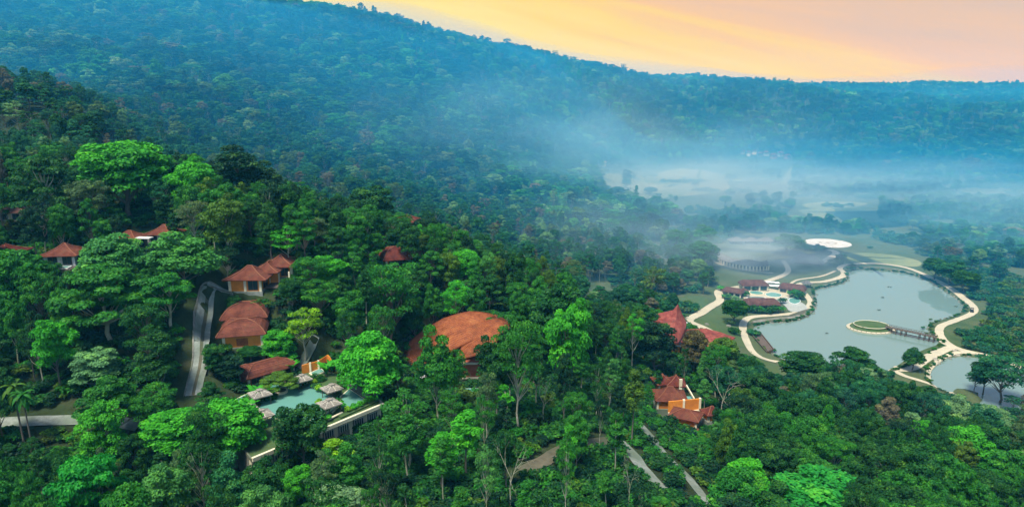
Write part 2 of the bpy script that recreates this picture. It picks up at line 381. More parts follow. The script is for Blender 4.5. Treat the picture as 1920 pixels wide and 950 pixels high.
def curve_px(px, z=None, k=6): return smooth([(G(*p) if z is None else PZ(*p, z)) for p in px], k)
PATHS = []
def path(name, px, w_, mat, **kw):
    c = curve_px(px); PATHS.append((c, w_)); return ribbon(name, c, w_, mat, jitter=.12, **kw)
path('pond_path', [(1478,681),(1440,675),(1416,664),(1402,645),(1393,618),(1396,602),(1412,594),(1450,591),(1490,587),(1514,577),(1520,566),(1508,550),(1494,537),(1510,530),(1545,528),(1577,519),(1582,511),(1574,503),(1590,496),(1640,494),(1695,501),(1738,517),(1780,539),(1808,560),(1826,576),(1822,588),(1788,602),(1764,612),(1762,628),(1776,644),(1800,655),(1838,665),(1880,678),(1930,695),(2050,735)], 3.6, M['sand'])
path('causeway_path', [(1788,650),(1760,660),(1735,672),(1712,688),(1692,694),(1668,688),(1640,690)], 4.6, M['sand'], lift=.2)
path('hillside_path', [(1660,690),(1690,702),(1730,715),(1765,730),(1800,748)], 2.4, M['sand'])
path('lodge_path', [(1332,622),(1308,610),(1290,600),(1316,586),(1334,574),(1350,563),(1346,550),(1352,544),(1385,538),(1425,530),(1462,519),(1478,507),(1468,488)], lambda t: 5.2-2.0*t, M['sand'])
path('forest_path', [(1240,590),(1200,583),(1160,579),(1110,574)], 3.0, M['concrete'])
path('helipad_path', [(1556,468),(1568,475),(1550,487),(1526,496)], 5.0, M['sand'])
path('valley_path', [(1448,412),(1470,406),(1500,405)], 4.0, M['field']); path('hill_track', [(1489,312),(1478,328),(1470,345)], 8.0, M['field'])
path('meadow_path', [(1340,492),(1375,503),(1420,510),(1450,512)], 1.8, M['sand'])
path('shore_path', [(1480,535),(1495,525),(1540,518),(1566,508)], 1.8, M['sand'])
path('plantation_path', [(1158,825),(1185,850),(1200,872),(1225,900),(1240,915)], 3.0, M['concrete']); path('plantation_lane', [(1195,790),(1222,820),(1245,852),(1285,890),(1325,940),(1345,970)], 2.2, M['concrete'])
path('dirt_track', [(980,885),(1020,865),(1060,842),(1100,832),(1158,825)], 3.5, M['dirt']); path('west_road', [(-40,794),(40,791),(110,789),(190,788),(260,800)], 2.6, M['concrete'])
path('service_track', [(560,690),(577,668),(590,640),(592,630)], 1.9, M['concrete'])
LANE = smooth([G(*p) for p in [(362,742),(368,715),(376,680),(378,650),(381,620),(386,600)]]+[np.array((PD['v_lane'][0]-9.5, PD['v_lane'][1]-8.5, 0)), np.array((PD['v_lane'][0]-5.5, PD['v_lane'][1]-5.5, 0))], 6); PATHS.append((LANE, 6))
ribbon('village_lane', LANE, 1.25, M['concrete'], lift=.2, off=-.95, jitter=.1); ribbon('village_lane', LANE, 1.25, M['concrete'], lift=.2, off=.95, jitter=.1)
ribbon('lane_gutter', LANE, .8, M['dirt'], lift=.14); ribbon('lane_kerb', LANE, .3, M['stone'], lift=.36, off=-1.75, thick=.5, jitter=.4, step=.8)
def patch(name, px, mat, lift=.1, z=None):
    poly = smooth([(G(*p) if z is None else PZ(*p, z)) for p in px], 4, True); c = np.mean(poly, 0); rings = np.linspace(1, .0, 12)[:-1]; m = len(poly); VV = []
    for r in rings:
        for p in poly:
            q = c+(p-c)*r; VV.append((q[0], q[1], (float(hz(q[0], q[1])) if z is None else z)+lift))
    VV.append((c[0], c[1], float(hz(c[0], c[1]))+lift)); Fs = [(i*m+j, i*m+(j+1) % m, (i+1)*m+(j+1) % m, (i+1)*m+j) for i in range(len(rings)-1) for j in range(m)]
    me = bpy.data.meshes.new(name); me.from_pydata(VV, [], Fs+[((len(rings)-1)*m+j, (len(rings)-1)*m+(j+1) % m, len(rings)*m) for j in range(m)]); me.materials.append(mat)
    return tag(obj(name, me), kind='structure')
patch('misty_field', [(1130,326),(1250,320),(1360,328),(1400,345),(1330,362),(1230,372),(1150,358)], M['field'])
patch('far_clearing', [(1505,383),(1560,378),(1625,381),(1600,388),(1530,392)], M['field']); patch('sand_clearing', [(1500,394),(1560,391),(1562,404),(1545,412),(1515,404)], M['field'])
patch('mown_strip', [(1580,478),(1620,474),(1680,479),(1725,490),(1718,500),(1670,496),(1600,487)], M['field'])
patch('lodge_lawn', [(1215,578),(1245,562),(1300,555),(1328,562),(1318,578),(1290,592),(1270,590)], M['lawn']); patch('slope_lawn', [(1325,588),(1360,575),(1392,590),(1388,615),(1400,650),(1360,640),(1330,622),(1312,604)], M['lawn'])
patch('bank_lawn', [(1405,652),(1425,672),(1475,692),(1500,700),(1470,706),(1420,690)], M['lawn'])
patch('mud_bank', [(1408,606),(1425,598),(1470,595),(1512,588),(1524,578),(1518,592),(1490,600),(1440,604)], M['dirt'], .3)
# ------------------------------------------------------------------ buildings
def tile_mat(name, c, c2, s=1.0):
    t = MT(name); v = t.coord(obj_=True); t.rough(.85); a = t.noise(.5*s, 5, v, .7); f = t.noise(5*s, 3, v)
    k = t.ramp(a, [(.28, tuple(x*.5 for x in c)), (.5, c), (.74, c2)]); k = t.mix(t.ramp(t.noise(.22, 6, v, .75), [(.56, (0, 0, 0)), (.72, (.7, .7, .7))]), k, (.07, .065, .035)); wv = t.n('ShaderNodeTexWave', bands_direction='Z'); t.L.new(v, wv.inputs['Vector']); wv.inputs['Scale'].default_value = 1.6; wv.inputs['Distortion'].default_value = .6; k = t.mix(.35, k, t.mix(1, k, t.ramp(wv.outputs[0], [(.2, (.5, .5, .5)), (.6, (1.3, 1.3, 1.3))]), 'MULTIPLY')); k = t.mix(.55, k, t.mix(1, k, t.ramp(f, [(.3, (.6, .6, .6)), (.7, (1.4, 1.4, 1.4))]), 'MULTIPLY'))
    t.col(k); t.bump(f, .5, .08); return t.m
M['tile'] = tile_mat('terracotta_tiles', (.15, .045, .028), (.23, .075, .040)); M['tile_bright'] = tile_mat('orange_tiles', (.29, .085, .032), (.42, .16, .05)); M['tile_red'] = tile_mat('red_tiles', (.27, .065, .052), (.36, .13, .085))
M['tile_dark'] = tile_mat('dark_red_tiles', (.13, .028, .020), (.18, .045, .028)); M['tile_brown'] = tile_mat('brown_tiles', (.11, .055, .05), (.17, .09, .075)); M['thatch'] = tile_mat('grey_thatch', (.27, .25, .21), (.40, .37, .31)); M['slate'] = tile_mat('grey_roof', (.15, .16, .155), (.23, .235, .22))
M['cap'] = simple('ridge_cap', (.28, .11, .06), .8, .2, 3, .2); M['capgrey'] = simple('thatch_cap', (.72, .68, .56), .8, .2, 3, .2)
M['orange'] = simple('orange_plaster', (.80, .30, .04), .85, .14, 1.5, .15, wear=(.62, .20, .03)); M['cream'] = simple('cream_plaster', (.82, .76, .55), .8, .1, 2, .1, wear=(.68, .62, .42)); M['white'] = simple('white_paint', (.80, .80, .76), .7, .08, 2, .1, wear=(.6, .62, .55))
M['brick'] = simple('red_brick', (.42, .12, .06), .85, .25, 5, .4); M['dark'] = simple('dark_interior', (.03, .03, .035), .5, .3, 3, 0); M['wood'] = simple('weathered_wood', (.13, .10, .08), .85, .3, 4, .3); M['deck'] = simple('pale_deck', (.50, .46, .36), .85, .15, 1.2, .2)
g = MT('window_glass'); g.b.inputs['Base Color'].default_value = (.03, .05, .055, 1); g.rough(.08); g.b.inputs['Specular IOR Level'].default_value = .6; M['glass'] = g.m
M['tuft'] = simple('water_weed', (.05, .07, .03), .9, .4, 3, .3); M['cloth'] = simple('white_cloth', (.78, .80, .78), .8, .06, 1, .1); M['tent'] = simple('teal_canopy', (.45, .72, .66), .7, .1, 1, .1); M['paving'] = simple('spa_paving', (.40, .43, .38), .9, .15, .8, .2); M['black'] = simple('black_rubber', (.03, .03, .03), .7, .2, 2, 0)

def hip_mesh(hw, hd, prof, mat, course=.45, lip=.07, name='roof', corner=0):
    """tiled hip roof: prof = [(inset, height)...] from eave to ridge; every tile course is a real step"""
    P_ = []
    for (a, za), (b, zb) in zip(prof[:-1], prof[1:]):
        n_ = max(1, int(round(math.hypot(b-a, zb-za)/course)))
        P_ += [(a+(b-a)*i/n_, za+(zb-za)*i/n_) for i in range(n_)]
    P_.append(prof[-1]); mb = MB(); rings = []
    def ring(ins, z):
        x, y = max(hw-ins, .02), max(hd-ins, .02)
        if corner: return [(x*(abs(math.cos(t))**corner)*math.copysign(1, math.cos(t)), y*(abs(math.sin(t))**corner)*math.copysign(1, math.sin(t)), z) for t in np.linspace(0, 2*math.pi, 33)[:-1]]
        return [(x, y, z), (-x, y, z), (-x, -y, z), (x, -y, z)]
    rings.append(ring(P_[0][0]+.25, P_[0][1]-.22)); rings.append(ring(P_[0][0], P_[0][1]-.2))
    for i, (a, z) in enumerate(P_):
        rings.append(ring(a, z))
        if i < len(P_)-1: rings.append(ring(P_[i+1][0]-.01, P_[i+1][1]-lip))
    m = len(rings[0]); V_ = [q for r in rings for q in r]; F_ = [(i*m+j, i*m+(j+1) % m, (i+1)*m+(j+1) % m, (i+1)*m+j) for i in range(len(rings)-1) for j in range(m)]
    mb.add(V_, F_+[tuple((len(rings)-1)*m+j for j in range(m)), tuple(range(m))[::-1]]); return mb
STRAIGHT = lambda hw, h: [(0, 0), (hw, h)]
CONVEX = lambda hw, h: [(0, 0), (hw*.10, h*.28), (hw*.28, h*.60), (hw*.55, h*.86), (hw, h)]
CONCAVE = lambda hw, h: [(0, 0), (hw*.35, h*.22), (hw*.7, h*.55), (hw, h)]
def roof_on(parent, hw, hd, h, z, mat, shape=STRAIGHT, loc=(0, 0), caps=True, capmat='cap', corner=0, course=.45):
    s = min(hw, hd); pr = shape(s, h); r = hip_mesh(hw, hd, pr, mat, corner=corner, course=course).build('roof', M[mat], parent, (loc[0], loc[1], z))
    if caps and not corner:
        for sx, sy in ((1, 1), (-1, 1), (-1, -1), (1, -1)):
            pts = [(sx*max(hw-a, 0), sy*max(hd-a, 0), zz+.06) for a, zz in pr]; MB().tube(pts, [.13]*len(pts), 5).build('ridge_cap', M[capmat], r)
        if abs(hw-hd) > .3:
            e = (hw-s, hd-s); MB().tube([(-e[0], -e[1], h+.06), (e[0], e[1], h+.06)], [.14, .14], 5).build('ridge_cap', M[capmat], r)
    return r
def block(parent, hw, hd, wh, loc=(0, 0), z0=0, wall='orange', front='columns', cols=3, plinth=True, openings=True, colmat='cream', down=3.0):
    x, y = loc
    if plinth: MB().box(x-hw-.5, x+hw+.5, y-hd-.5, y+hd+.5, z0-down, z0+.25).build('plinth', M['concrete'], parent)
    MB().box(x-hw, x+hw, y-hd, y+hd, z0+.253, z0+wh).build('wall', M[wall], parent)
    for i in range(cols):
        cx_ = x-hw+2*hw*i/(cols-1); MB().box(cx_-.28, cx_+.28, y-hd-.34, y-hd+.20, z0+.25, z0+wh-.02).build('column', M[colmat], parent)
    for s in (-1, 1): MB().box(x+s*hw-.24, x+s*hw+.26*1.1, y+hd-.4, y+hd+.2, z0+.25, z0+wh-.03).build('column', M[colmat], parent)
    if openings:
        for i in range(cols-1):
            if front == 'mixed' and i == 0: continue
            a = x-hw+2*hw*i/(cols-1)+.7; b = x-hw+2*hw*(i+1)/(cols-1)-.7
            if b-a > .5:
                f = MB().box(a, b, y-hd-.06, y-hd+.05, z0+.5, z0+wh-.5).build('window', M['glass'], parent)
                for u in (a, (a+b)/2, b): MB().box(u-.05, u+.05, y-hd-.11, y-hd-.062, z0+.5, z0+wh-.5).build('mullion', M['wood'], f)
        f = MB().box(x+hw-.05, x+hw+.06, y-hd*.5, y+hd*.4, z0+.4, z0+wh-.6).build('window', M['glass'], parent)
        for u in (-.5, -.05, .4): MB().box(x+hw+.062, x+hw+.11, y+hd*u-.05, y+hd*u+.05, z0+.4, z0+wh-.6).build('mullion', M['wood'], f)
def place(name, label, cat, px, py, D, rz=0, z=None, group=None):
    p = P(px, py, D); return thing(name, label, cat, (p[0], p[1], p[2] if z is None else z), R(rz), group)
# --- villas on the hill
t = place('villa', 'villa above the lane bend with two red hip roofs and orange walls', 'villa', *PD_PX['v_lane'], rz=2, group='tiled villas on the hillside')
block(t, 3.7, 3.6, 3.4, (-2.6, 0), front='mixed', cols=3, down=1); roof_on(t, 5.3, 4.8, 2.5, 3.35, 'tile', CONCAVE, (-2.4, 0))
MB().box(-1.5, 3.2, 3.7, 5.0, .3, 3.6).build('wall', M['orange'], t); roof_on(t, 3.6, 4.4, 1.9, 3.9, 'tile', CONCAVE, (.8, 4.4)); block(t, 3.4, 3.4, 3.2, (3.0, 8.2), z0=1.4, cols=3); roof_on(t, 4.4, 4.9, 2.3, 4.6, 'tile', CONCAVE, (3.0, 8.2))
MB().box(1.4, 6.5, -1.5, 3.2, .3, .55).build('deck', M['wood'], t); MB().box(1.3, 3.3, 3.3, 4.8, .3, 3.4).build('wall', M['orange'], t)
for x_ in (3.6, 6.2): MB().box(x_-.18, x_+.18, 3.0, 3.36, .55, 3.4).build('column', M['cream'], t)
t.scale = (1.07,)*3
t = place('villa', 'villa beside the straight lane with two humped terracotta roofs', 'villa', *PD_PX['v_dome'], rz=14, group='tiled villas on the hillside')
block(t, 4.0, 3.0, 3.2, (0.4, -1.2), cols=2, openings=False); MB().box(-1.0, 1.4, -4.26, -4.16, .5, 2.2).build('lattice_screen', M['tile_bright'], t)
roof_on(t, 5.2, 4.3, 2.6, 3.15, 'tile', CONVEX, (0.2, -1.0)); block(t, 4.0, 3.0, 4.0, (0, 6.6), cols=2, openings=False, z0=.8); roof_on(t, 5.2, 4.4, 2.9, 4.75, 'tile', CONVEX, (0, 6.6))
t.scale = (1.08,)*3
t = place('villa', 'villa with square tiled roof over a glazed room, turquoise plunge pool on its deck', 'villa', *PD_PX['v_deck'], rz=8, group='tiled villas on the hillside')
block(t, 3.7, 3.6, 3.3, cols=3, wall='white', colmat='white'); roof_on(t, 5.1, 5.0, 2.7, 3.25, 'tile', CONCAVE)
MB().box(-3.9, 4.4, -8.0, -3.65, -1.5, .1).build('deck', M['wood'], t); pl = MB().box(-1.5, 3.6, -7.6, -4.9, .1, .45).build('pool_coping', M['white'], t); MB().box(-1.2, 3.3, -7.3, -5.2, .40, .47).build('pool_water', M['pool'], pl)
for x_ in (-4.3, -3.3): MB().box(x_-.3, x_+.3, -5, -4.4, 0, 1.5).build('column', M['white'], t)
t = place('villa', 'villa with two small hip roofs joined by a white flat link roof', 'villa', *PD_PX['v_link'], rz=-6, group='tiled villas on the hillside')
block(t, 3.4, 3.2, 3.0, (5.2, 3.5), z0=2.2, wall='white', cols=3, colmat='white'); roof_on(t, 4.5, 4.3, 2.5, 5.15, 'tile', CONCAVE, (5.2, 3.5))
block(t, 3.4, 3.2, 3.2, (-3.6, -.5), z0=1.0, wall='white', cols=3, colmat='white'); roof_on(t, 4.8, 4.3, 2.2, 4.1, 'tile', CONCAVE, (-3.6, -.5))
MB().box(-.6, 4.2, -3.0, -.85, 4.3, 4.6).build('link_roof', M['white'], t); MB().box(.6, 1.2, -4.2, -3.7, -2, 4.2).build('column', M['white'], t)
t = place('villa', 'villa at the picture edge with only part of its red roof in sight', 'villa', *PD_PX['v_far'], rz=0, group='tiled villas on the hillside')
block(t, 3.5, 3.4, 3.2, wall='white', cols=3); roof_on(t, 4.9, 4.8, 2.3, 3.15, 'tile_dark', CONCAVE)
t = place('villa', 'small villa under one humped red roof above the curved tile roof', 'villa', *PD_PX['v_curve'], rz=20, group='tiled villas on the hillside')
block(t, 3.4, 3.0, 3.0, cols=2); roof_on(t, 4.6, 4.4, 3.4, 2.9, 'tile_dark', CONVEX)
t = place('villa', 'hidden villa on the crest showing only a red roof tip', 'villa', *PD_PX['v_tip'], rz=-15, group='tiled villas on the hillside')
block(t, 3.4, 3.0, 2.6, cols=2, openings=False); roof_on(t, 4.8, 4.2, 2.2, 2.6, 'tile_dark')
t = place('villa', 'dim brown-roofed villa half hidden in the trees at the upper left', 'villa', *PD_PX['v_hid'], rz=5, group='tiled villas on the hillside')
block(t, 3.4, 3.0, 2.8, wall='white', cols=3); roof_on(t, 4.8, 4.2, 2.0, 2.8, 'tile_brown')
# --- lofted roofs
def loft(name, rails, mat, parent, thick=.3, rows=8, sm=6, lip=.09, org=(0, 0, 0)):
    """curved tiled sheet through rails of world points; rows of tiles are real steps"""
    rr = [smooth(r, sm) if sm else [np.array(p, float) for p in r] for r in rails]; n_ = len(rr[0]); rr = np.array(rr); rows_ = []
    if sm: full = np.array([smooth(list(rr[:, j]), rows) for j in range(n_)]).transpose(1, 0, 2)
    else: full = np.array([[rr[i, j]*(1-k/rows)+rr[i+1, j]*k/rows for j in range(n_)] for i in range(len(rr)-1) for k in range(rows)]+[list(rr[-1])])
    full = full-np.array(org)
    for i in range(len(full)):
        rows_.append(full[i]);
        if i < len(full)-1: rows_.append(full[i+1]+(0, 0, lip))
    rows_ = np.array(rows_); a = len(rows_); V_ = rows_.reshape(-1, 3); W_ = V_-(0, 0, thick); q = a*n_
    I = lambda i, j: i*n_+j
    F_ = [(I(i, j), I(i, j+1), I(i+1, j+1), I(i+1, j)) for i in range(a-1) for j in range(n_-1)]; F_ += [(q+I(i+1, j), q+I(i+1, j+1), q+I(i, j+1), q+I(i, j)) for i in range(a-1) for j in range(n_-1)]
    for i in range(a-1):
        for j in (0, n_-1): F_.append((I(i, j), I(i+1, j), q+I(i+1, j), q+I(i, j)))
    for j in range(n_-1):
        for i in (0, a-1): F_.append((I(i, j), I(i, j+1), q+I(i, j+1), q+I(i, j)))
    return MB().add(np.r_[V_, W_], F_).build(name, M[mat], parent)
PP = lambda L_, D=None: [P(*(p if len(p) == 3 else (*p, D))) for p in L_]
t = place('lodge', 'largest building, sweeping shell roof of orange tiles rising out of the trees', 'lodge', *PD_PX['lodge']); o_ = t.location
loft('roof', [PP([(757,664,193),(795,640,197),(835,618,199),(880,606,199),(925,606,197),(955,616,194)]), PP([(757,650),(792,620),(832,597),(880,584),(928,590),(957,606)], 187), PP([(757,672),(794,648),(838,622),(882,606),(928,603),(955,609)], 181), PP([(759,694),(790,692),(828,668),(862,648),(905,630),(950,616)], 174)], 'tile_bright', t, .45, 10, 6, .1, o_)
loft('roof', [PP([(862,640),(876,618),(900,603),(930,597),(948,603)], 179.5), PP([(866,648),(886,634),(910,618),(934,608),(952,610)], 175), PP([(858,662),(880,655),(905,646),(930,630),(956,613)], 171)], 'tile_bright', t, .35, 8, 6, .1, o_)
loft('roof', [PP([(872,652),(890,638),(912,627),(936,617)], 170.5), PP([(864,662),(884,656),(908,647),(934,632)], 168), PP([(858,672),(880,668),(905,660),(930,645)], 166)], 'tile_bright', t, .35, 6, 6, .1, o_)
MB().tube([Vector(p)-o_ for p in PP([(757,650),(792,620),(832,597),(880,584),(928,590),(957,606)], 187.1)], [.22]*6, 5).build('ridge_cap', M['cap'], t)
MB().box(-5, 7, 5, 13, -3, 4.5).build('wall', M['brick'], t)
wb = Vector(P(887, 700, 170))-o_; MB().box(wb.x-2.6, wb.x+2.4, wb.y-.3, 1.0, wb.z-4.5, wb.z+3.0).build('wall', M['brick'], t)
for z_ in (-1.0, .35*3+2.0): MB().box(wb.x-3.0, wb.x+2.8, wb.y-.75, wb.y-.31, wb.z+z_-.2, wb.z+z_+.25).build('beam', M['cream'], t)
MB().box(wb.x+2.0, wb.x+2.5, wb.y-.72, wb.y-.32, wb.z-4.5, wb.z-1.21).build('column', M['cream'], t); MB().box(wb.x+1.8, wb.x+2.3, wb.y-.72, wb.y-.32, wb.z+3.31, wb.z+6.0).build('column', M['white'], t)
p = P(885, 752, 152); pz = float(hz(p[0], p[1])); t = thing('plunge_pool', 'small blue plunge pool among white stems below the lodge', 'pool', (p[0], p[1], pz+.6), R(8))
c_ = MB().box(-2.6, 2.6, -1.7, 1.7, -1.5, .6).build('coping', M['deck'], t); MB().box(-2.4, 2.4, -1.55, 1.55, .55, .63).build('pool_water', M['pool'], c_)
t = place('pergola', 'broken white pergola beams between the glossy dome tree and the lodge', 'pergola', 775, 735, 158); o_ = t.location
W = lambda a, b, w_, h_, nm: MB().bar(Vector(P(*a))-o_, Vector(P(*b))-o_, w_, h_).build(nm, M['white'], t)
W((754,721,160),(802,703,160),.45,.5,'beam'); W((774,737,157),(797,728,157),.4,.5,'beam'); W((772,698,158.5),(774,742,158.5),.35,.35,'post'); W((800,704,160.5),(801,728,160.5),.3,.3,'post')
# --- pointed red roof
t = place('pavilion_hall', 'hall with pointed star-shaped red tile roof at the path fork', 'hall', *PD_PX['star']); o_ = t.location
loft('roof', [PP([(1214,592,243),(1240,586,242),(1262,581,241),(1271,570,240),(1279,588,241),(1287,603,243)]), PP([(1215,597,241),(1240,597,239),(1258,596,238),(1268,594,237),(1279,600,239),(1287,607,240)]), PP([(1217,603,240),(1236,602,236),(1254,609,234),(1265,610,233),(1277,611,235),(1286,613,237)]),
  PP([(1240,608,237),(1247,614,234),(1256,624,231),(1265,624,229.5),(1274,624,231),(1284,618,235)]), PP([(1247,622,232),(1252,630,230),(1260,637,228),(1267,642,227),(1273,641,228),(1278,632,231)])], 'tile_red', t, .35, 5, 0, .08, o_)
loft('roof', [PP([(1283,617,241),(1322,615,244),(1350,622,243),(1379,632,240)]), PP([(1280,627,238),(1318,627,240),(1348,632,238),(1374,637,237)]), PP([(1276,640,230),(1300,643,231),(1326,650,230),(1368,642,234)])], 'tile_red', t, .35, 8, 0, .08, o_)
MB().box(-9, 3, -4, 8, -6, 3.0).build('wall', M['dark'], t); MB().box(2, 16, 0, 6, -6, 1.2).build('wall', M['brick'], t)
a = Vector(P(1256, 655, 231))-o_; MB().box(a.x-2.3, a.x+3.4, a.y-.3, a.y+3, a.z-3.2, a.z+1.6).build('wall', M['orange'], t); MB().box(a.x-2.5, a.x+3.6, a.y-.6, a.y-.31, a.z+1.3, a.z+1.8).build('beam', M['white'], t); MB().box(a.x-5.5, a.x-1.5, a.y-.9, a.y+2, a.z+3.4, a.z+3.9).build('lintel', M['white'], t)
MB().box(a.x-1.8, a.x-1.2, a.y-.7, a.y-.2, a.z+1.8, a.z+3.4).build('column', M['orange'], t)
# --- red roof cluster
def pav(label, px, py, D, hw, hd, h, wh, rz=0, mat='tile_dark', shape=CONCAVE, wall='orange', z0=None, cols=2, op=False, **k):
    p = P(px, py, D); z = p[2]; t = thing('pavilion', label, 'pavilion', (p[0], p[1], z-wh), R(rz), k.get('group')); block(t, hw-.9, hd-.9, wh, wall=wall, cols=cols, openings=op, colmat=k.get('colmat', 'cream'), down=k.get('down', 5)); roof_on(t, hw, hd, h, wh-.05, mat, shape, caps=k.get('caps', True), capmat=k.get('capmat', 'cap'), corner=k.get('corner', 0), course=k.get('course', .45)); return t
GC = 'red roofed pavilions of the cluster'
pav('rear left pavilion of the red roof cluster, touching the pillar tree', 1242, 713, 201, 2.9, 3.2, 2.2, 3, 10, group=GC); pav('rear pavilion of the red roof cluster standing on a tall cream column', 1267, 716, 199, 3.0, 3.2, 2.5, 3.2, -8, group=GC)
pav('widest pavilion of the red roof cluster, just behind the orange parapet', 1256, 741, 190, 4.9, 4.2, 3.0, 3, -4, mat='tile', group=GC); pav('pavilion with white fascia directly below the orange parapet', 1286, 776, 178, 4.4, 3.4, 1.6, 2.6, -28, mat='tile', shape=STRAIGHT, group=GC)
pav('small pavilion of the red roof cluster behind the leafless silver tree', 1334, 771, 180, 2.6, 2.3, 1.7, 2.4, 15, group=GC); pav('lowest little roof of the red roof cluster', 1293, 806, 172, 2.2, 1.8, .9, 2.2, -25, mat='tile_red', group=GC)
t = place('parapet_wall', 'orange parapet wall with cream piers crossing the red roof cluster', 'wall', 1285, 760, 184); o_ = t.location
a, b = Vector(P(1253, 766, 183))-o_, Vector(P(1312, 753, 185))-o_; a.z = b.z = (a.z+b.z)/2; MB().bar(a+Vector((0, 0, 0)), b+Vector((0, 0, 0)), .4, 3.4).build('wall', M['orange'], t)
for k in (.48, 1.0):
    q = a.lerp(b, k); MB().box(q.x-.3, q.x+.3, q.y-.5, q.y+.3, q.z-1.9, q.z+1.9).build('pier', M['cream'], t)
MB().bar(a+Vector((0, -.3, -1.75)), b+Vector((0, -.3, -1.75)), .7, .3).build('ledge', M['cream'], t); c_ = Vector(P(1287, 722, 193))-o_; MB().bar(c_, b+Vector((-1.5, .5, 1.3)), .3, .5).build('stair_rail', M['cream'], t)
q = Vector(P(1277, 722, 196))-o_; MB().box(q.x-.6, q.x+.3, q.y-.3, q.y+.3, q.z-2.2, q.z+2).build('column', M['cream'], t); q = Vector(P(1289, 746, 189))-o_; MB().box(q.x-1.8, q.x+1.6, q.y-1, q.y+1, q.z-.8, q.z+.2).build('pool_water', M['pool'], t)
# --- pool terrace (plan traced on its own level)
ZT = 47.5
TZ = lambda px, py, z=ZT: Vector(PZ(px, py, z))
FA, FB = TZ(472, 862), TZ(718, 759); BL, BR = TZ(400, 772), TZ(655, 705)
t = thing('pool_terrace', 'roof terrace with turquoise pools, cream parapet and glazed rooms below', 'terrace', (*((FA+FB)/2).xy, 43)); o_ = Vector(t.location)
def rel(pts, z): return [(p.x-o_.x, p.y-o_.y) for p in pts]
base_ = [FA, FB, TZ(676, 716), BR, TZ(560, 690), BL]
MB().prism(rel([FA.lerp(BL, .06), FB.lerp(BR, .06), TZ(670, 716), BR, TZ(560, 690), BL], 0), -4, ZT-43-.5).build('wall', M['stone'], t); MB().prism(rel(base_, 0), ZT-43-.5, ZT-43).build('roof_slab', M['lawn'], t)
u_ = (FB-FA).normalized(); n2 = Vector((u_.y, -u_.x, 0)); h0 = ZT-43
MB().bar(FA-o_+Vector((0, 0, .15))+n2*.2, FB-o_+Vector((0, 0, .15))+n2*.2, .55, .75).build('parapet', M['cream'], t)
MB().bar(FA-o_+n2*.1, BL-o_+n2*.1, .3, .6).build('parapet', M['stone'], t); MB().bar(FB-o_, TZ(676, 716)-o_, .3, .9).build('parapet', M['stone'], t)
Lf = (FB-FA).length; W0 = FA.lerp(BL, .06)-o_
for k in np.linspace(.015, .985, 9):
    q = W0.lerp(FB.lerp(BR, .06)-o_, k); MB().box(q.x-.28, q.x+.28, q.y-.5, q.y+.1, -1.2, h0-.52).build('column', M['cream'], t)
W1 = FB.lerp(BR, .06)-o_
for i in range(8):
    k0, k1 = .015+i*.1213+.025, .015+(i+1)*.1213-.025; a, b = W0.lerp(W1, k0), W0.lerp(W1, k1); a = a+n2*.1; b = b+n2*.1; wn = MB().bar(Vector((a.x, a.y, h0-1.75)), Vector((b.x, b.y, h0-1.75)), .1, 1.9).build('window', M['glass'], t)
    fb = MB()
    for r_ in (0, .25, .5, .75, 1): q = a.lerp(b, r_)+n2*.09; fb.box(q.x-.05, q.x+.05, q.y-.05, q.y+.05, h0-2.7, h0-.8)
    fb.bar(Vector((a.x, a.y, h0-1.3))+n2*.11, Vector((b.x, b.y, h0-1.3))+n2*.11, .06, .1); fb.build('frame', M['white'], wn)
a, b = W0.lerp(W1, .33), W0.lerp(W1, .98); MB().bar(Vector((a.x, a.y, -.3))+n2*1.5, Vector((b.x, b.y, -.3))+n2*1.5, 3, .35).build('balcony', M['cream'], t)
def pool(pts, cope=.35, z=.0, mat='pool', nm='pool'):
    q = [TZ(*p) for p in pts]; c_ = sum(q, Vector())/len(q); c0 = MB().prism(rel([c_+(p-c_)*(1+cope/(p-c_).length*1.3) for p in q], 0), h0-.3+z, h0+.22+z).build('coping', M['cream'], t)
    return MB().prism(rel(q, 0), h0+z, h0+.26+z).build('pool_water', M[mat], t)
pool([(436,753),(478,733),(498,742),(452,768)]); pool([(478,733),(525,716),(560,722),(584,718),(620,738),(626,750),(575,790),(540,800),(520,785),(470,775),(500,745)], z=.004); pool([(640,745),(655,731),(686,752),(642,771)], z=.002); pool([(583,700),(600,692),(608,697),(590,706)], z=.003)
pool([(600,768),(622,752),(632,764),(612,784),(575,798)], z=.009)
# green planting beds
for bed in ([(625,775),(705,747),(712,752),(640,785)], [(590,790),(622,775),(630,782),(600,797)], [(556,728),(580,720),(587,723),(560,733)], [(600,722),(640,730),(632,748),(612,742)], [(455,745),(480,742),(490,762),(465,772)], [(520,800),(560,790),(600,800),(530,830)]):
    q = [TZ(*p) for p in bed]; MB().prism(rel(q, 0), h0-.2, h0+.34).build('planting_bed', M['lawn'], t)
rg = TZ(527, 737); MB().tube([(rg.x-o_.x, rg.y-o_.y, h0+.1), (rg.x-o_.x, rg.y-o_.y, h0+.75)], [1.45, 1.5], 20).build('planter_ring', M['cream'], t); MB().tube([(rg.x-o_.x, rg.y-o_.y, h0+.2), (rg.x-o_.x, rg.y-o_.y, h0+.80)], [1.15, 1.15], 20).build('planter_soil', M['dirt'], t)
MB().bar(TZ(607,779)-o_+Vector((0, 0, .45)), TZ(632,765)-o_+Vector((0, 0, .45)), .5, .2).build('stepping_slab', M['cream'], t); MB().bar(TZ(615,790)-o_+Vector((0, 0, .45)), TZ(642,776)-o_+Vector((0, 0, .45)), .5, .2).build('stepping_slab', M['cream'], t)
for c_, w_ in (((665, 725), 0), ): MB().bar(TZ(655,722)-o_+Vector((0,0,.3)), TZ(692,746)-o_+Vector((0,0,.3)), 1.6, .3).build('walkway', M['stone'], t)
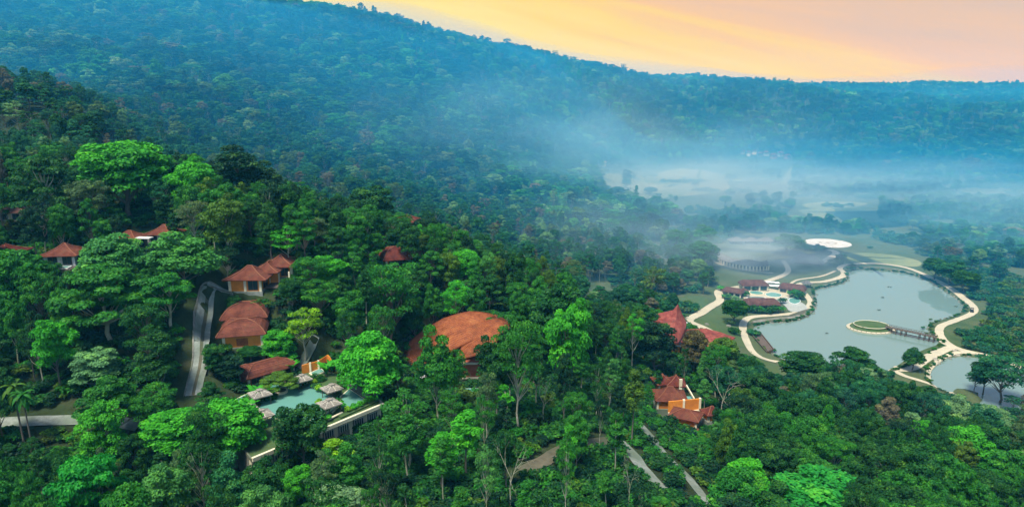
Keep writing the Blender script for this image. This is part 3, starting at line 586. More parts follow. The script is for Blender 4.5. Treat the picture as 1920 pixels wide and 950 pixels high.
def thatch_umbrella(px, py, label, s=1.0, rz=0):
    q = TZ(px, py, ZT+2.9); u = thing('pool_umbrella', label, 'umbrella', (q.x, q.y, ZT+.2), R(rz), 'square thatched umbrellas by the pools')
    MB().tube([(0, 0, 0), (0, 0, 2.9)], [.09, .08], 6).build('pole', M['wood'], u); hw = 2.0*s
    cn = hip_mesh(hw, hw, [(0, 0), (hw*.5, .42), (hw*.82, .8)], 'thatch', .3, .05).build('canopy', M['thatch'], u, (0, 0, 2.3)); hip_mesh(.55*s, .55*s, [(0, 0), (.5, .28)], 'thatch', .3, .02).build('cap', M['thatch'], cn, (0, 0, .95))
    for k in range(8):
        a = k*math.pi/4; m_ = hw*(1.38 if k % 2 else 1.0); MB().tube([(math.cos(a)*m_*.98, math.sin(a)*m_*.98, 2.36), (math.cos(a)*m_*.5, math.sin(a)*m_*.5, 2.78), (0, 0, 3.22)], [.06]*3, 4).build('rib', M['capgrey'], u)
    for sx, sy in ((1, 1), (-1, 1), (-1, -1), (1, -1)): MB().box(sx*hw*.8-.06, sx*hw*.8+.06, sy*hw*.8-.06, sy*hw*.8+.06, 0, 2.35).build('leg', M['wood'], u)
thatch_umbrella(487, 734, 'thatched umbrella over banana plants at the narrow left pool', 1.0, 40); thatch_umbrella(566, 706, 'thatched umbrella beside the tiny blue pool by the orange wall', .9, 40); thatch_umbrella(622, 724, 'thatched umbrella among shrubs behind the jacuzzi-like right pool', .95, 42)
thatch_umbrella(617, 752, 'brownish thatched umbrella nearest the small right pool and stepping slabs', 1.0, 44); thatch_umbrella(491, 772, 'thatched umbrella at the lower left, half hidden by the round tree', .95, 40); thatch_umbrella(468, 762, 'leftmost thatched umbrella, covered in banana leaves', .8, 40)
p1, p2 = TZ(452, 715), TZ(547, 688)
t = thing('bath_house', 'long low building with ribbed red tile roof behind the terrace pools', 'building', (*((p1+p2)/2).xy, ZT-1), math.atan2(p2.y-p1.y, p2.x-p1.x)); hl = (p2-p1).length/2
block(t, hl-.8, 2.2, 2.6, wall='brick', cols=4, openings=True); roof_on(t, hl, 3.4, 2.0, 2.5, 'tile', CONVEX, capmat='cap', course=.6)
t = thing('garden_wall', 'curved orange wall with cream piers behind the tiny blue pool', 'wall', (*TZ(595, 695).xy, ZT)); o2 = t.location
cv = [TZ(*p)-o2 for p in [(567,700),(580,697),(592,694),(605,690),(616,686),(623,692)]]; cv = [Vector(p) for p in smooth([tuple(c) for c in cv], 4)]; tp = [2.1, 2.2, 2.2, 2.5, 2.9, 2.2]; V_, F_ = [], []
for i, c in enumerate(cv):
    hh = np.interp(i/4, range(6), tp); V_ += [(c.x, c.y-.2, -1.5), (c.x, c.y-.2, hh), (c.x, c.y+.2, hh), (c.x, c.y+.2, -1.5)]
for i in range(len(cv)-1): F_ += [(i*4+j, i*4+(j+1) % 4, i*4+4+(j+1) % 4, i*4+4+j) for j in range(4)]
MB().add(V_, F_+[(0, 1, 2, 3), tuple(len(V_)-4+j for j in range(4))]).build('wall', M['orange'], t)
for i in (5, 10): c = cv[i]; MB().box(c.x-.22, c.x+.22, c.y-.4, c.y-.2, -1.4, 2.45).build('pier', M['cream'], t)
# --- pond: island, bridge, ramp
ic = PZ(1633, 612, 1.0); t = thing('island', 'oval grass island ringed by a timber retaining wall', 'island', (ic[0], ic[1], 0)); 
ex, ey, er = 10.2, 8.0, 0.0
el = lambda s, z: [(math.cos(a)*ex*s, math.sin(a)*ey*s, z) for a in np.linspace(0, 2*math.pi, 41)[:-1]]
def rings_(rs, nm, mat, par): m = 40; V_ = [q for r in rs for q in r]; return MB().add(V_, [(i*m+j, i*m+(j+1) % m, (i+1)*m+(j+1) % m, (i+1)*m+j) for i in range(len(rs)-1) for j in range(m)]+[tuple((len(rs)-1)*m+j for j in range(m))]).build(nm, M[mat], par)
rings_([el(1.12, -1), el(1.12, .5), el(1.0, .7)], 'stone_ring', 'sand', t); rings_([el(.98, .5), el(.92, 1.3), el(.84, 1.35)], 'planted_bank', 'lawn', t); rings_([el(.80, 1.2), el(.80, 2.1), el(.76, 2.15), el(.3, 2.35)], 'grass_top', 'lawn', t)
MB().tube([(p[0], p[1], 2.12) for p in el(.80, 0)]+[(p[0], p[1], 2.12) for p in el(.80, 0)[:1]], [.16]*41, 5, False).build('timber_rim', M['cream'], t)
for k in range(14): a = math.pi+.2+k*.2; MB().box(math.cos(a)*ex*1.10-.1, math.cos(a)*ex*1.10+.1, math.sin(a)*ey*1.10-.1, math.sin(a)*ey*1.10+.1, .3, .95).build('post', M['wood'], t)
b0, b1 = Vector(PZ(1661, 612, 2.6)), Vector(PZ(1756, 632, 2.6)); t = thing('footbridge', 'dark timber footbridge from the oval island to the pond path', 'bridge', (*((b0+b1)/2).xy, 0)); o_ = t.location
d = (b1-b0).normalized(); nn = Vector((-d.y, d.x, 0)); Lb = (b1-b0).length
MB().bar(b0-o_, b1-o_, 2.2, .22).build('deck', M['wood'], t)
for s in (-1, 1):
    e = nn*s*1.05; MB().bar(b0-o_+e+Vector((0, 0, 1.05)), b1-o_+e+Vector((0, 0, 1.05)), .12, .12).build('handrail', M['wood'], t); MB().bar(b0-o_+e+Vector((0, 0, -1.9)), b1-o_+e+Vector((0, 0, -1.9)), .2, .25).build('lower_beam', M['wood'], t)
    for k in range(21): q = b0.lerp(b1, k/20)-o_+e; MB().box(q.x-.06, q.x+.06, q.y-.06, q.y+.06, q.z, q.z+1.05).build('baluster', M['wood'], t)
    for k in (.03, .12, .22, .32, .41, .68, .78, .87, .96): q = b0.lerp(b1, k)-o_+e; MB().box(q.x-.14, q.x+.14, q.y-.14, q.y+.14, -1.5, q.z-.11).build('pile', M['wood'], t)
rp = [PZ(1408, 626, .9), PZ(1424, 622, .9), PZ(1451, 656, .9), PZ(1438, 661, .9)]; c_ = np.mean(rp, 0); t = thing('timber_landing', 'dark timber landing deck running into the large pond', 'landing', (c_[0], c_[1], 0))
lp = [(p[0]-c_[0], p[1]-c_[1]) for p in rp]; MB().prism(lp, .75, .95).build('deck', M['wood'], t)
for i in range(4):
    a, b = Vector((*lp[i], 1.2)), Vector((*lp[(i+1) % 4], 1.2)); MB().bar(a, b, .3, .5).build('edge_beam', M['wood'], t)
for k in range(5): q = Vector((*lp[3], 0)).lerp(Vector((*lp[2], 0)), k/4); MB().box(q.x-.13, q.x+.13, q.y-.5, q.y-.24, -1.8, 2.0).build('pile', M['wood'], t)
for i, (px, py, s_) in enumerate([(1668,538,1.0),(1655,558,.9),(1648,581,.8),(1550,625,.7),(1792,575,.9)]):
    q = PZ(px, py, 0); r = random.Random(i); m = MB()
    for k in range(9): a = r.random()*6.28; m.tube([(math.cos(a)*.3*s_, math.sin(a)*.2, -.2), (math.cos(a)*.9*s_, math.sin(a)*.6*s_, .25+.3*r.random()), (math.cos(a)*1.3*s_, math.sin(a)*.9*s_, .1)], [.16, .12, .03], 4)
    tag(m.build('water_tuft', M['tuft'], loc=(q[0], q[1], 0)), ['dark weed tuft floating near the far shore', 'dark weed tuft in the middle of the large pond', 'dark weed tuft nearest the oval island', 'tiny weed tuft near the tree shore', 'dark weed tuft by the eastern bank of the large pond'][i], 'water plant', 'weed tufts floating on the large pond')
# stone embankment terraces of the small pond and the spa shore
ribbon('stone_embankment', curve_px([(1742,716),(1741,698),(1752,684),(1772,670),(1800,662),(1850,666),(1880,676)]), 1.6, M['sand'], lift=.55, thick=1.0); ribbon('stone_bank', curve_px([(1412,604),(1445,599),(1490,595),(1518,586),(1527,572),(1524,556)]), 1.8, M['stone'], lift=.35, thick=1.2, jitter=.5)
ribbon('stone_bank', curve_px([(1545,536),(1585,524),(1592,506),(1640,502),(1690,507),(1735,520)]), 1.0, M['stone'], lift=.35, thick=.9, jitter=.5)
for i, (a, b) in enumerate((((1752,672), (1758,682)), ((1790,658), (1796,667)))):
    A_, B_ = Vector(G(*a)), Vector(G(*b)); A_.z += .4; B_.z = .5; t = thing('stone_steps', ['stone steps at the upper bend of the small pond', 'stone steps at the corner of the small pond by the causeway'][1-i], 'steps', tuple(B_))
    for k in range(5): q = A_.lerp(B_, k/4)-B_; MB().box(q.x-.9, q.x+.9, q.y-.35, q.y+.35, q.z-.8, q.z+.12).build('step', M['deck'], t)
# --- helipad
c_ = G(1552, 456); t = thing('helipad', 'white circular helipad with a faint inner ring', 'helipad', (c_[0], c_[1], c_[2]))
def disc(r, z0, z1, n_=48): return MB().tube([(0, 0, z0), (0, 0, z1)], [r, r], n_)
disc(17, -.6, .35).build('pad', M['white'], t); m = MB()
for k in range(40):
    a0, a1 = k*math.pi/20, (k+1)*math.pi/20; m.add([(math.cos(a)*r_*1.2, math.sin(a)*r_*.8, .355) for a, r_ in ((a0, 6), (a1, 6), (a1, 4.6), (a0, 4.6))], [(0, 1, 2, 3)])
m.build('ring_marking', M['deck'], t); disc(2, .30, .352, 6).build('centre_marking', M['deck'], t)
# --- spa buildings
def spa(label, px, py, hw, hd, h, wh, rz, mat='tile_brown', wall='deck', cols=4, **k):
    q = G(px, py); t = thing('spa_house', label, 'building', (q[0], q[1], q[2]), R(rz), 'brown roofed spa houses'); block(t, hw-.8, hd-.8, wh, wall=wall, cols=cols, openings=True, colmat='cream', down=1); roof_on(t, hw, hd, h, wh, mat, k.get('shape', CONVEX), caps=False, course=.9); return t
spa('brown-roofed spa house with white doorway at the back of the round pool', 1412, 542, 8.0, 4.4, 2.6, 3.2, 0); spa('brown-roofed spa house set diagonally at the left of the round pool', 1374, 554, 6.0, 3.2, 2.2, 2.6, -38)
spa('long brown-roofed spa house in front of the round pool', 1427, 578, 9.2, 4.0, 2.8, 3.0, -2); spa('curved brown-roofed spa house at the right by the pond path', 1485, 549, 7.5, 3.6, 2.8, 2.8, -32)
q = G(1394, 551); t = thing('gazebo', 'tiny dark gazebo beside the round pool', 'gazebo', tuple(q)); 
for sx in (-1, 1):
    for sy in (-1, 1): MB().box(sx*1.5-.1, sx*1.5+.1, sy*1.5-.1, sy*1.5+.1, 0, 2.4).build('post', M['wood'], t)
roof_on(t, 2.3, 2.3, 1.4, 2.35, 'tile_brown', caps=False)
q = G(1512, 538); t = thing('gazebo', 'grey-roofed gazebo on the shore path beside the spa', 'gazebo', tuple(q))
for sx in (-1, 1):
    for sy in (-1, 1): MB().box(sx*1.6-.12, sx*1.6+.12, sy*1.6-.12, sy*1.6+.12, 0, 2.6).build('post', M['wood'], t)
roof_on(t, 2.7, 2.7, 2.0, 2.55, 'slate', caps=False)
patch('spa_paving', [(1386,547),(1410,543),(1440,541),(1468,547),(1482,556),(1462,561),(1452,568),(1425,566),(1400,563),(1392,556)], M['sand'], .22); patch('spa_terrace', [(1455,562),(1475,558),(1500,566),(1513,576),(1506,584),(1482,584),(1472,574)], M['paving'], .24)
q = G(1418, 550); t = thing('round_pool', 'round turquoise pool on pale paving amid the spa houses', 'pool', tuple(q)); disc(4.2, -.2, .5).build('coping', M['cream'], t); disc(3.6, .45, .53).build('pool_water', M['pool'], t)
q = G(1418, 559); t = thing('crescent_pool', 'white rimmed oval basin in front of the round turquoise pool', 'pool', tuple(q)); t.scale = (1.7, .8, 1); disc(3.4, -.2, .4).build('coping', M['white'], t); disc(2.8, .36, .43).build('pool_water', M['pond'], t)
for pts_, lb in (([(1436,551),(1450,549),(1464,553),(1460,557),(1442,556)], 'dark lagoon pool right of the round turquoise pool'), ([(1482,560),(1496,560),(1500,566),(1490,570),(1480,566)], 'bright turquoise pool on the white spa terrace')):
    w_ = [G(*p) for p in pts_]; c_ = np.mean(w_, 0); t = thing('lagoon_pool', lb, 'pool', tuple(c_)); q = smooth([(p[0]-c_[0], p[1]-c_[1], 0) for p in w_], 4, True); MB().prism([(p[0]*1.08, p[1]*1.12) for p in q], -.3, .32).build('coping', M['white'], t); MB().prism(q, .2, .37).build('pool_water', M['pool'], t)
LPX = [(1434,535),(1441,534.5),(1448,535),(1456,536),(1434,541),(1442,541),(1450,541.5),(1457,542)]; first = None
for i, (px, py) in enumerate(LPX):
    q = G(px, py); row = 'rear' if i < 4 else 'front'; lab = f"{['first','second','third','fourth'][i%4]} white sun canopy from the left in the {row} row"
    if first is None:
        first = thing('sun_canopy', lab, 'canopy', tuple(q), 0, 'white sun canopies beside the spa pools'); MB().add([(-1.6,-1.2,2.0),(1.6,-1.2,2.0),(1.6,1.2,2.3),(-1.6,1.2,2.3),(-1.6,-1.2,1.9),(1.6,-1.2,1.9),(1.6,1.2,2.2),(-1.6,1.2,2.2)],[(0,1,2,3),(4,7,6,5),(0,4,5,1),(1,5,6,2),(2,6,7,3),(3,7,4,0)]).build('canvas', M['cloth'], first)
        for sx in (-1, 1):
            for sy in (-1, 1): MB().box(sx*1.5-.05, sx*1.5+.05, sy*1.1-.05, sy*1.1+.05, 0, 1.9+.15*(sy+1)).build('pole', M['wood'], first)
    else:
        c = first.copy(); col.objects.link(c); c.location = tuple(q); c['label'] = lab
        for ch in first.children: e = ch.copy(); col.objects.link(e); e.parent = c
# --- hazy buildings farther off
pts_ = [G(1348, 492), G(1368, 500), G(1392, 506), G(1418, 509), G(1440, 508)]; c_ = np.mean(pts_, 0); t = thing('valley_lodge', 'long curving lodge with grey roof and white colonnade in the smoke', 'building', (c_[0], c_[1], float(np.max([p[2] for p in pts_])))); fr = [Vector((p[0]-c_[0], p[1]-c_[1], 0)) for p in pts_]
sm_ = [Vector(p) for p in smooth([tuple(f) for f in fr], 4)]; bk = [p+Vector((1.5, 11, 0)) for p in sm_]
MB().prism([(p.x, p.y+.6) for p in sm_]+[(p.x, p.y) for p in bk[::-1]], -1, 2.7).build('wall', M['deck'], t)
up = [p+Vector((1, 6, 5.0+.6*math.sin(i*.8))) for i, p in enumerate(sm_)]; V_ = [(p.x-.3, p.y-1.4, 2.6) for p in sm_]+[tuple(p) for p in up]+[(p.x, p.y+1.4, 2.6) for p in bk]; n_ = len(sm_)
F_ = [(r*n_+i, r*n_+i+1, (r+1)*n_+i+1, (r+1)*n_+i) for r in (0, 1) for i in range(n_-1)]+[(2*n_+i, 2*n_+i+1, i+1, i) for i in range(n_-1)]+[(0, n_, 2*n_), (n_-1, 2*n_-1, 3*n_-1)]
MB().add(V_, F_).build('roof', M['slate'], t)
for i, p in enumerate(sm_): MB().box(p.x-.35, p.x+.35, p.y-1.0, p.y-.4, -.5, 2.58).build('column', M['cream'], t)
for i in range(n_-1): a, b = sm_[i].lerp(sm_[i+1], .2), sm_[i].lerp(sm_[i+1], .8); MB().bar(a+Vector((0, .5, 1.3)), b+Vector((0, .5, 1.3)), .2, 1.8).build('window', M['glass'], t)
for i, (px, lb) in enumerate(((1380, 'left hazy pavilion'), (1408, 'middle hazy pavilion'), (1436, 'right hazy pavilion'))):
    q = G(px, 456); t = thing('valley_pavilion', lb+' of three in a row beyond the smoking lodge', 'pavilion', tuple(q), 0, 'row of three hazy pavilions'); block(t, 4.2, 3.0, 2.4, wall='dark', cols=5, openings=False, colmat='white', down=1); roof_on(t, 5.8, 4.6, 2.6, 2.4, 'slate', caps=False, course=.9)
q = G(1512, 494); t = thing('thatched_barn', 'big dark grey thatched roof half lost in smoke near the helipad', 'building', tuple(q), R(-22)); block(t, 8, 4, 1.8, wall='dark', cols=5, openings=False, colmat='wood', down=1); roof_on(t, 11, 6, 5.0, 1.6, 'slate', CONCAVE, caps=False, course=.9)
VH = [(1392,290,3.4,'deck'),(1403,292,3.0,'white'),(1413,289,3.8,'cream'),(1425,294,3.2,'stone'),(1436,292,3.8,'deck'),(1450,297,4.6,'brick'),(1463,293,4.2,'deck'),(1476,298,3.8,'brick'),(1513,252,3,'cream')]
for i, (px, py, s_, wl) in enumerate(VH):
    q = G(px, py); q = (q[0], q[1], float(hz(q[0], q[1]))); t = thing('village_house', ['far village house at the left end of the row', 'second far village house from the left end', 'third far village house, bright white', 'fourth far village house, dull', 'fifth far village house, in the middle', 'sixth far village house, pinkish and long', 'seventh far village house, pinkish', 'far village house at the right end above the track', 'lone pale house high on the forest slope'][i], 'house', q, R(i*7-20), 'distant village houses below the mountain')
    MB().box(-s_, s_, -3, 3, -4, 6.0).build('wall', M[wl], t); hip_mesh(s_+1, 4, [(0, 0), (4, 2.4)], 'tile', 1.2).build('roof', M['tile'], t, (0, 0, 6.0))
    for k in (-.5, .5): MB().box(k*s_-.7, k*s_+.7, -3.08, -2.95, 3.0, 5.2).build('window', M['glass'], t)
for i, (px, py, s_) in enumerate(((1112, 302, 11), (1116, 309, 13))):
    q = G(px, py); t = thing('farm_shed', ['upper pale shed at the edge of the misty field', 'lower pale shed at the edge of the misty field'][i], 'shed', tuple(q), R(-6)); MB().box(-s_, s_, -4, 4, -2, 3.6).build('wall', M['deck'], t); hip_mesh(s_+1, 5, [(0, 0), (5, 1.6)], 'deck', 1.5).build('roof', M['deck'], t, (0, 0, 3.6))
    for k in range(5): MB().box(-s_*.8+k*s_*.4-.8, -s_*.8+k*s_*.4+.8, -4.08, -3.95, 1, 2.8).build('window', M['glass'], t)
# --- small things
def tent(px, py, s_, mat, lb, rz=0):
    q = G(px, py); t = thing('tent', lb, 'tent', (q[0], q[1], q[2]), R(rz)); MB().add([(-s_,-s_,1.9),(s_,-s_,1.9),(s_,s_,1.9),(-s_,s_,1.9),(0,0,3.6)], [(0,1,4),(1,2,4),(2,3,4),(3,0,4),(3,2,1,0)]).build('canopy', M[mat], t)
    for sx in (-1, 1):
        for sy in (-1, 1): MB().box(sx*s_*.92-.06, sx*s_*.92+.06, sy*s_*.92-.06, sy*s_*.92+.06, -.3, 1.9).build('pole', M['wood'], t)
tent(1566, 699, 2.6, 'tent', 'pale teal canopy between the shore trees'); tent(1608, 709, 2.6, 'cloth', 'white tent half hidden below the spreading shore tree', 20); tent(1632, 710, 2.4, 'cloth', 'white tent at the start of the hillside path', 35)
def buggy(px, py, mat, lb, rz):
    q = G(px, py); t = thing('buggy', lb, 'buggy', (q[0], q[1], q[2]+.2), R(rz)); MB().box(-1.5, 1.5, -.75, .75, .35, .95).build('body', M[mat], t); MB().box(-.9, .9, -.7, .7, 1.95, 2.08).build('canopy', M[mat], t); MB().box(-.5, .1, -.6, .6, .95, 1.35).build('seat', M['black'], t)
    for x_ in (-1, 1):
        for y_ in (-1, 1): MB().tube([(x_*1.0, y_*.62, .34), (x_*1.0, y_*.82, .34)], [.34, .34], 12).build('wheel', M['black'], t); MB().box(x_*.85-.04, x_*.85+.04, y_*.62-.04, y_*.62+.04, .95, 1.95).build('post', M['black'], t)
buggy(1285, 613, 'cloth', 'white buggy parked between the two wings of the red hall', 30); buggy(1822, 585, 'black', 'dark buggy at the eastern bend of the pond path', 60)
for i, (px, py) in enumerate(((1366, 612), (1378, 620), (1325, 609))):
    q = G(px, py); r = random.Random(i+4); m = MB()
    V_ = [(math.cos(a)*1.3*(.7+.5*r.random())*c, math.sin(a)*1.0*(.7+.5*r.random())*c, z) for z, c in ((-.2, 1), (.5, .9), (.95, .45)) for a in [k*math.pi/4 for k in range(8)]]
    m.add(V_, [(j*8+k, j*8+(k+1) % 8, j*8+8+(k+1) % 8, j*8+8+k) for j in (0, 1) for k in range(8)]+[tuple(16+k for k in range(8))]); tag(m.build('boulder', M['stone'], loc=tuple(q)), ['dark boulder on the slope lawn, the upper of two', 'dark boulder on the slope lawn, the lower of two', 'low boulder on the slope lawn near the red hall'][i], 'boulder')
t = thing('small_footbridge', 'short plank crossing where the shore path meets the helipad lawn', 'bridge', tuple(G(1600, 499)), R(-50))
for k in range(6): MB().box(-4+k*1.35, -2.8+k*1.35, -.9, .9, .5, .62).build('plank', M['wood'], t)
for s_ in (-1, 1): MB().bar((-4, s_*.9, 1.4), (4, s_*.9, 1.4), .1, .1).build('handrail', M['wood'], t)
SPA_KEEP = [(*G(px, py)[:2], r_) for px, py, r_ in ((1412,536,10),(1374,550,8),(1427,572,11),(1485,545,9),(1418,555,10),(1445,540,9),(1394,548,4),(1460,553,9),(1490,572,12),(1552,456,19),(1395,495,18),(1420,505,12),(1360,490,10),(1380,452,8),(1408,452,8),(1436,452,8),(1512,490,14),(1512,537,4))]

m = MB(); rr_ = random.Random(3)
for poly in (POND, POND2):
    for i in range(len(poly)):
        a, b = np.array(poly[i][:2]), np.array(poly[(i+1) % len(poly)][:2]); L_ = float(np.linalg.norm(b-a))
        for k in range(int(L_/1.1)+1):
            if rr_.random() < .35: continue
            p = a+(b-a)*rr_.random(); s_ = .25+.5*rr_.random()**2; x, y = p[0]+rr_.gauss(0, .5), p[1]+rr_.gauss(0, .5)
            V_ = [(x+math.cos(q)*s_*(.7+.6*rr_.random())*c, y+math.sin(q)*s_*(.7+.6*rr_.random())*c, z) for z, c in ((-.3, 1), (.1, 1), (.2+s_*.5, .4)) for q in [j*math.pi/3 for j in range(6)]]
            m.add(V_, [(j*6+q, j*6+(q+1) % 6, j*6+6+(q+1) % 6, j*6+6+q) for j in (0, 1) for q in range(6)]+[tuple(12+q for q in range(6))])
tag(m.build('shore_stones', M['stone']), 'loose stones lining the waterline of both ponds', kind='stuff')
# ------------------------------------------------------------------ trees
def leaf_quads(C_, Nn, size, r):
    """rhombus leaf sprays at centres C_ facing Nn"""
    m = len(C_); t = r.normal(size=(m, 3)); u = np.cross(Nn, t); u /= np.linalg.norm(u, axis=1)[:, None]+1e-9; v = np.cross(Nn, u)
    a = (size*(.7+.6*r.random(m)))[:, None]; b = a*(.5+.25*r.random(m))[:, None]; drop = np.c_[np.zeros((m, 2)), -.25*a]
    V_ = np.stack([C_-u*a, C_-v*b, C_+u*a+drop, C_+v*b], 1).reshape(-1, 3); return V_, np.arange(m*4).reshape(m, 4)
def blob_points(r, n_, R_, Rz, zc, minr=.5, lump=0.25, mind=0.0, flat=0):
    pts = []; tries = 0; ph = r.random(6)*6.28
    while len(pts) < n_ and tries < n_*60:
        tries += 1; d = r.normal(size=3); d /= np.linalg.norm(d)
        if d[2] < -.45: continue
        q = minr+(1-minr)*r.random()**.5
        k = 1+lump*(math.sin(3*math.atan2(d[1], d[0])+ph[0])*.5+math.sin(2*math.atan2(d[1], d[0])+ph[1])*.5+.5*math.sin(5*d[2]+ph[2]))
        p = np.array((d[0]*R_*q*k, d[1]*R_*q*k, zc+d[2]*Rz*q*k))
        if mind and any(np.linalg.norm(p-o) < mind for o in pts): continue
        pts.append(p)
    return np.array(pts)
def make_tree(kind, seed):
    r = np.random.default_rng(seed); tb = MB(); cl = []; rc = []; lpc = 60; ls = .31; fl = .65
    lean = r.normal(size=2)*.6
    if kind == 'dome': H, Rr = 14, 6; cl = blob_points(r, 62, Rr-1, 5.0, 8.6, .62, .16, 1.5); rc = 1.35+.5*r.random(len(cl)); lpc = 80; nl = 14; hb = 3.2
    elif kind == 'billow': H, Rr = 16, 5.4; cl = blob_points(r, 44, Rr-1.2, 6.2, 9.6, .5, .42, 1.7); rc = 1.1+1.0*r.random(len(cl)); lpc = 80; nl = 16; hb = 3.5
    elif kind == 'layered':
        H, Rr = 15, 7; pts = []
        for i in range(46):
            a = r.random()*6.28; q = r.random()**.55; lay = r.integers(0, 4); rr = [6.8, 6.3, 5.2, 3.4][lay]*q; pts.append((rr*math.cos(a), rr*math.sin(a), [8.2, 10.2, 12.2, 13.7][lay]-q*1.3+r.normal()*.3))
        cl = np.array(pts); rc = 1.2+.8*r.random(len(cl)); lpc = 78; nl = 22; hb = 4.5; fl = .34
    elif kind == 'slender':
        H, Rr = 18, 2.6; pts = []
        for i in range(30):
            t_ = r.random(); a = r.random()*6.28; rr = (2.0*math.sin(math.pi*min(1, t_*.85+.15))+.3)*(.4+.6*r.random()); pts.append((rr*math.cos(a), rr*math.sin(a), 8.5+9*t_))
        cl = np.array(pts); rc = .7+.6*r.random(len(cl)); lpc = 80; nl = 12; hb = 8; ls = .26; fl = .75
    elif kind == 'sparse': H, Rr = 16, 5; cl = blob_points(r, 26, Rr-.8, 4.4, 11.4, .55, .3, 1.8); rc = .9+.7*r.random(len(cl)); lpc = 52; nl = 26; hb = 6; ls = .28; fl = .5
    elif kind == 'airy': H, Rr = 15, 6; cl = blob_points(r, 60, Rr-.6, 4.8, 9.8, .45, .28, 1.1); rc = .9+.8*r.random(len(cl)); lpc = 56; nl = 34; hb = 4.6; ls = .23; fl = .5
    elif kind == 'shrub': H, Rr = 2.2, 1.6; cl = blob_points(r, 10, 1.1, .8, 1.0, .5, .3, .4); rc = .55+.3*r.random(len(cl)); lpc = 34; nl = 3; hb = .2; ls = .26; lean *= .1
    elif kind == 'bare': H, Rr = 13, 4; nl = 0; hb = 5
    # trunk, sunk below the ground line
    tr = dict(dome=.42, billow=.38, layered=.42, slender=.22, sparse=.25, airy=.3, shrub=.07, bare=.3)[kind]
    top = H*(.62 if kind in ('dome', 'billow', 'layered', 'airy') else .93 if kind == 'slender' else .7); tz = [-2.5 if H > 3 else -.3, 0, hb*.5, hb, (hb+top)/2, top]
    wob = r.normal(size=(6, 2))*(.22 if H > 3 else .03); wob[0] = wob[1] = 0
    tp = [(lean[0]*max(z, 0)/H+wob[i][0], lean[1]*max(z, 0)/H+wob[i][1], z) for i, z in enumerate(tz)]
    tb.tube(tp, [tr*1.25, tr*1.1, tr*.85, tr*.72, tr*.5, tr*.2], 7)
    def on_trunk(z):
        return Vector([np.interp(z, tz, [p[k] for p in tp]) for k in range(3)])
    if len(cl):
        order = r.permutation(len(cl))[:nl]
        for i in order:
            c = Vector(cl[i]); z0 = min(max(hb*.85, c.z-(1.2 if kind == 'slender' else 2.2+abs(Vector((c.x, c.y, 0)).length)*.55)), top); a = on_trunk(z0)
            mid_ = a.lerp(c, .5)+Vector((r.normal()*.25, r.normal()*.25, -.3+r.random()*.5)); rad = tr*(.42 if H > 3 else .5)*(.6+.5*r.random()); tb.tube([a, mid_, c], [rad, rad*.62, rad*.18], 5, False)
    if kind == 'bare':
        def grow(p, d, l, rad, dep):
            if dep > 4 or rad < .012: return
            m1 = p+d*l*.5+Vector(r.normal(size=3))*l*.06; e = m1+(d+Vector((0, 0, .1))).normalized()*l*.5; tb.tube([p, m1, e], [rad, rad*.8, rad*.62], 5, False)
            for _ in range(2 if dep < 1 else r.integers(2, 4)):
                nd = (d+Vector(r.normal(size=3))*.5+Vector((0, 0, .12))).normalized(); grow(e, nd, l*(.62+.22*r.random()), rad*.58, dep+1)
        for q in range(3): grow(on_trunk(hb+q*1.1), Vector((math.cos(q*2.3+seed), math.sin(q*2.3+seed), 1.3)).normalized(), 3.2, tr*.5, 0)
        return tb, None, H, Rr
    Vs, Fs, As = [], [], []; b = 0
    for c, q in zip(cl, rc):
        m = int(1.75*lpc*(q/1.2)**1.6) if kind != 'shrub' else lpc
        d = r.normal(size=(m, 3)); d /= np.linalg.norm(d, axis=1)[:, None]; d[:, 2] = np.where(d[:, 2] < -.35, -d[:, 2], d[:, 2])
        pos = c+d*q*np.array((1.15, 1.15, fl))*(.62+.42*r.random(m))[:, None]
        nn = d*.55+np.array((0, 0, .6))+r.normal(size=(m, 3))*.42; nn /= np.linalg.norm(nn, axis=1)[:, None]
        V_, F_ = leaf_quads(pos, nn, ls, r); Vs.append(V_); Fs.append(F_+b); b += len(V_)
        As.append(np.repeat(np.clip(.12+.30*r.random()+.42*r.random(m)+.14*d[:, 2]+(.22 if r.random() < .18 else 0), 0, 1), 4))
    return tb, (np.concatenate(Vs), np.concatenate(Fs), np.concatenate(As)), H, Rr
def make_palm(seed):
    r = np.random.default_rng(seed); tb = MB(); tb.tube([(0, 0, -2), (0, 0, 0), (.2, .1, 5), (.35, .1, 10)], [.28, .25, .2, .17], 7); Vs, Fs, b = [], [], 0
    for i in range(20):
        a = i*2.4; el = .9-.065*i; L_ = 3.6; p = Vector((.35, .1, 10.1)); prev = []
        for k in range(7):
            t_ = k/6; d = Vector((math.cos(a)*math.cos(el-t_*1.5), math.sin(a)*math.cos(el-t_*1.5), math.sin(el-t_*1.5))); side = Vector((-math.sin(a), math.cos(a), 0)); ww_ = .62*math.sin(math.pi*min(.98, .12+t_*.85))
            prev.append((p+side*ww_-Vector((0, 0, .25*ww_)), p.copy(), p-side*ww_-Vector((0, 0, .25*ww_)))); p = p+d*L_/6
        for q in prev: Vs += [tuple(x) for x in q]
        for k in range(6):
            for c in (0, 1): Fs.append((b+k*3+c, b+k*3+c+1, b+k*3+c+4, b+k*3+c+3))
        b += 21
    return tb, (np.array(Vs), np.array(Fs), np.full(len(Vs), .6)), 11.5, 3.4
PROTO = {}
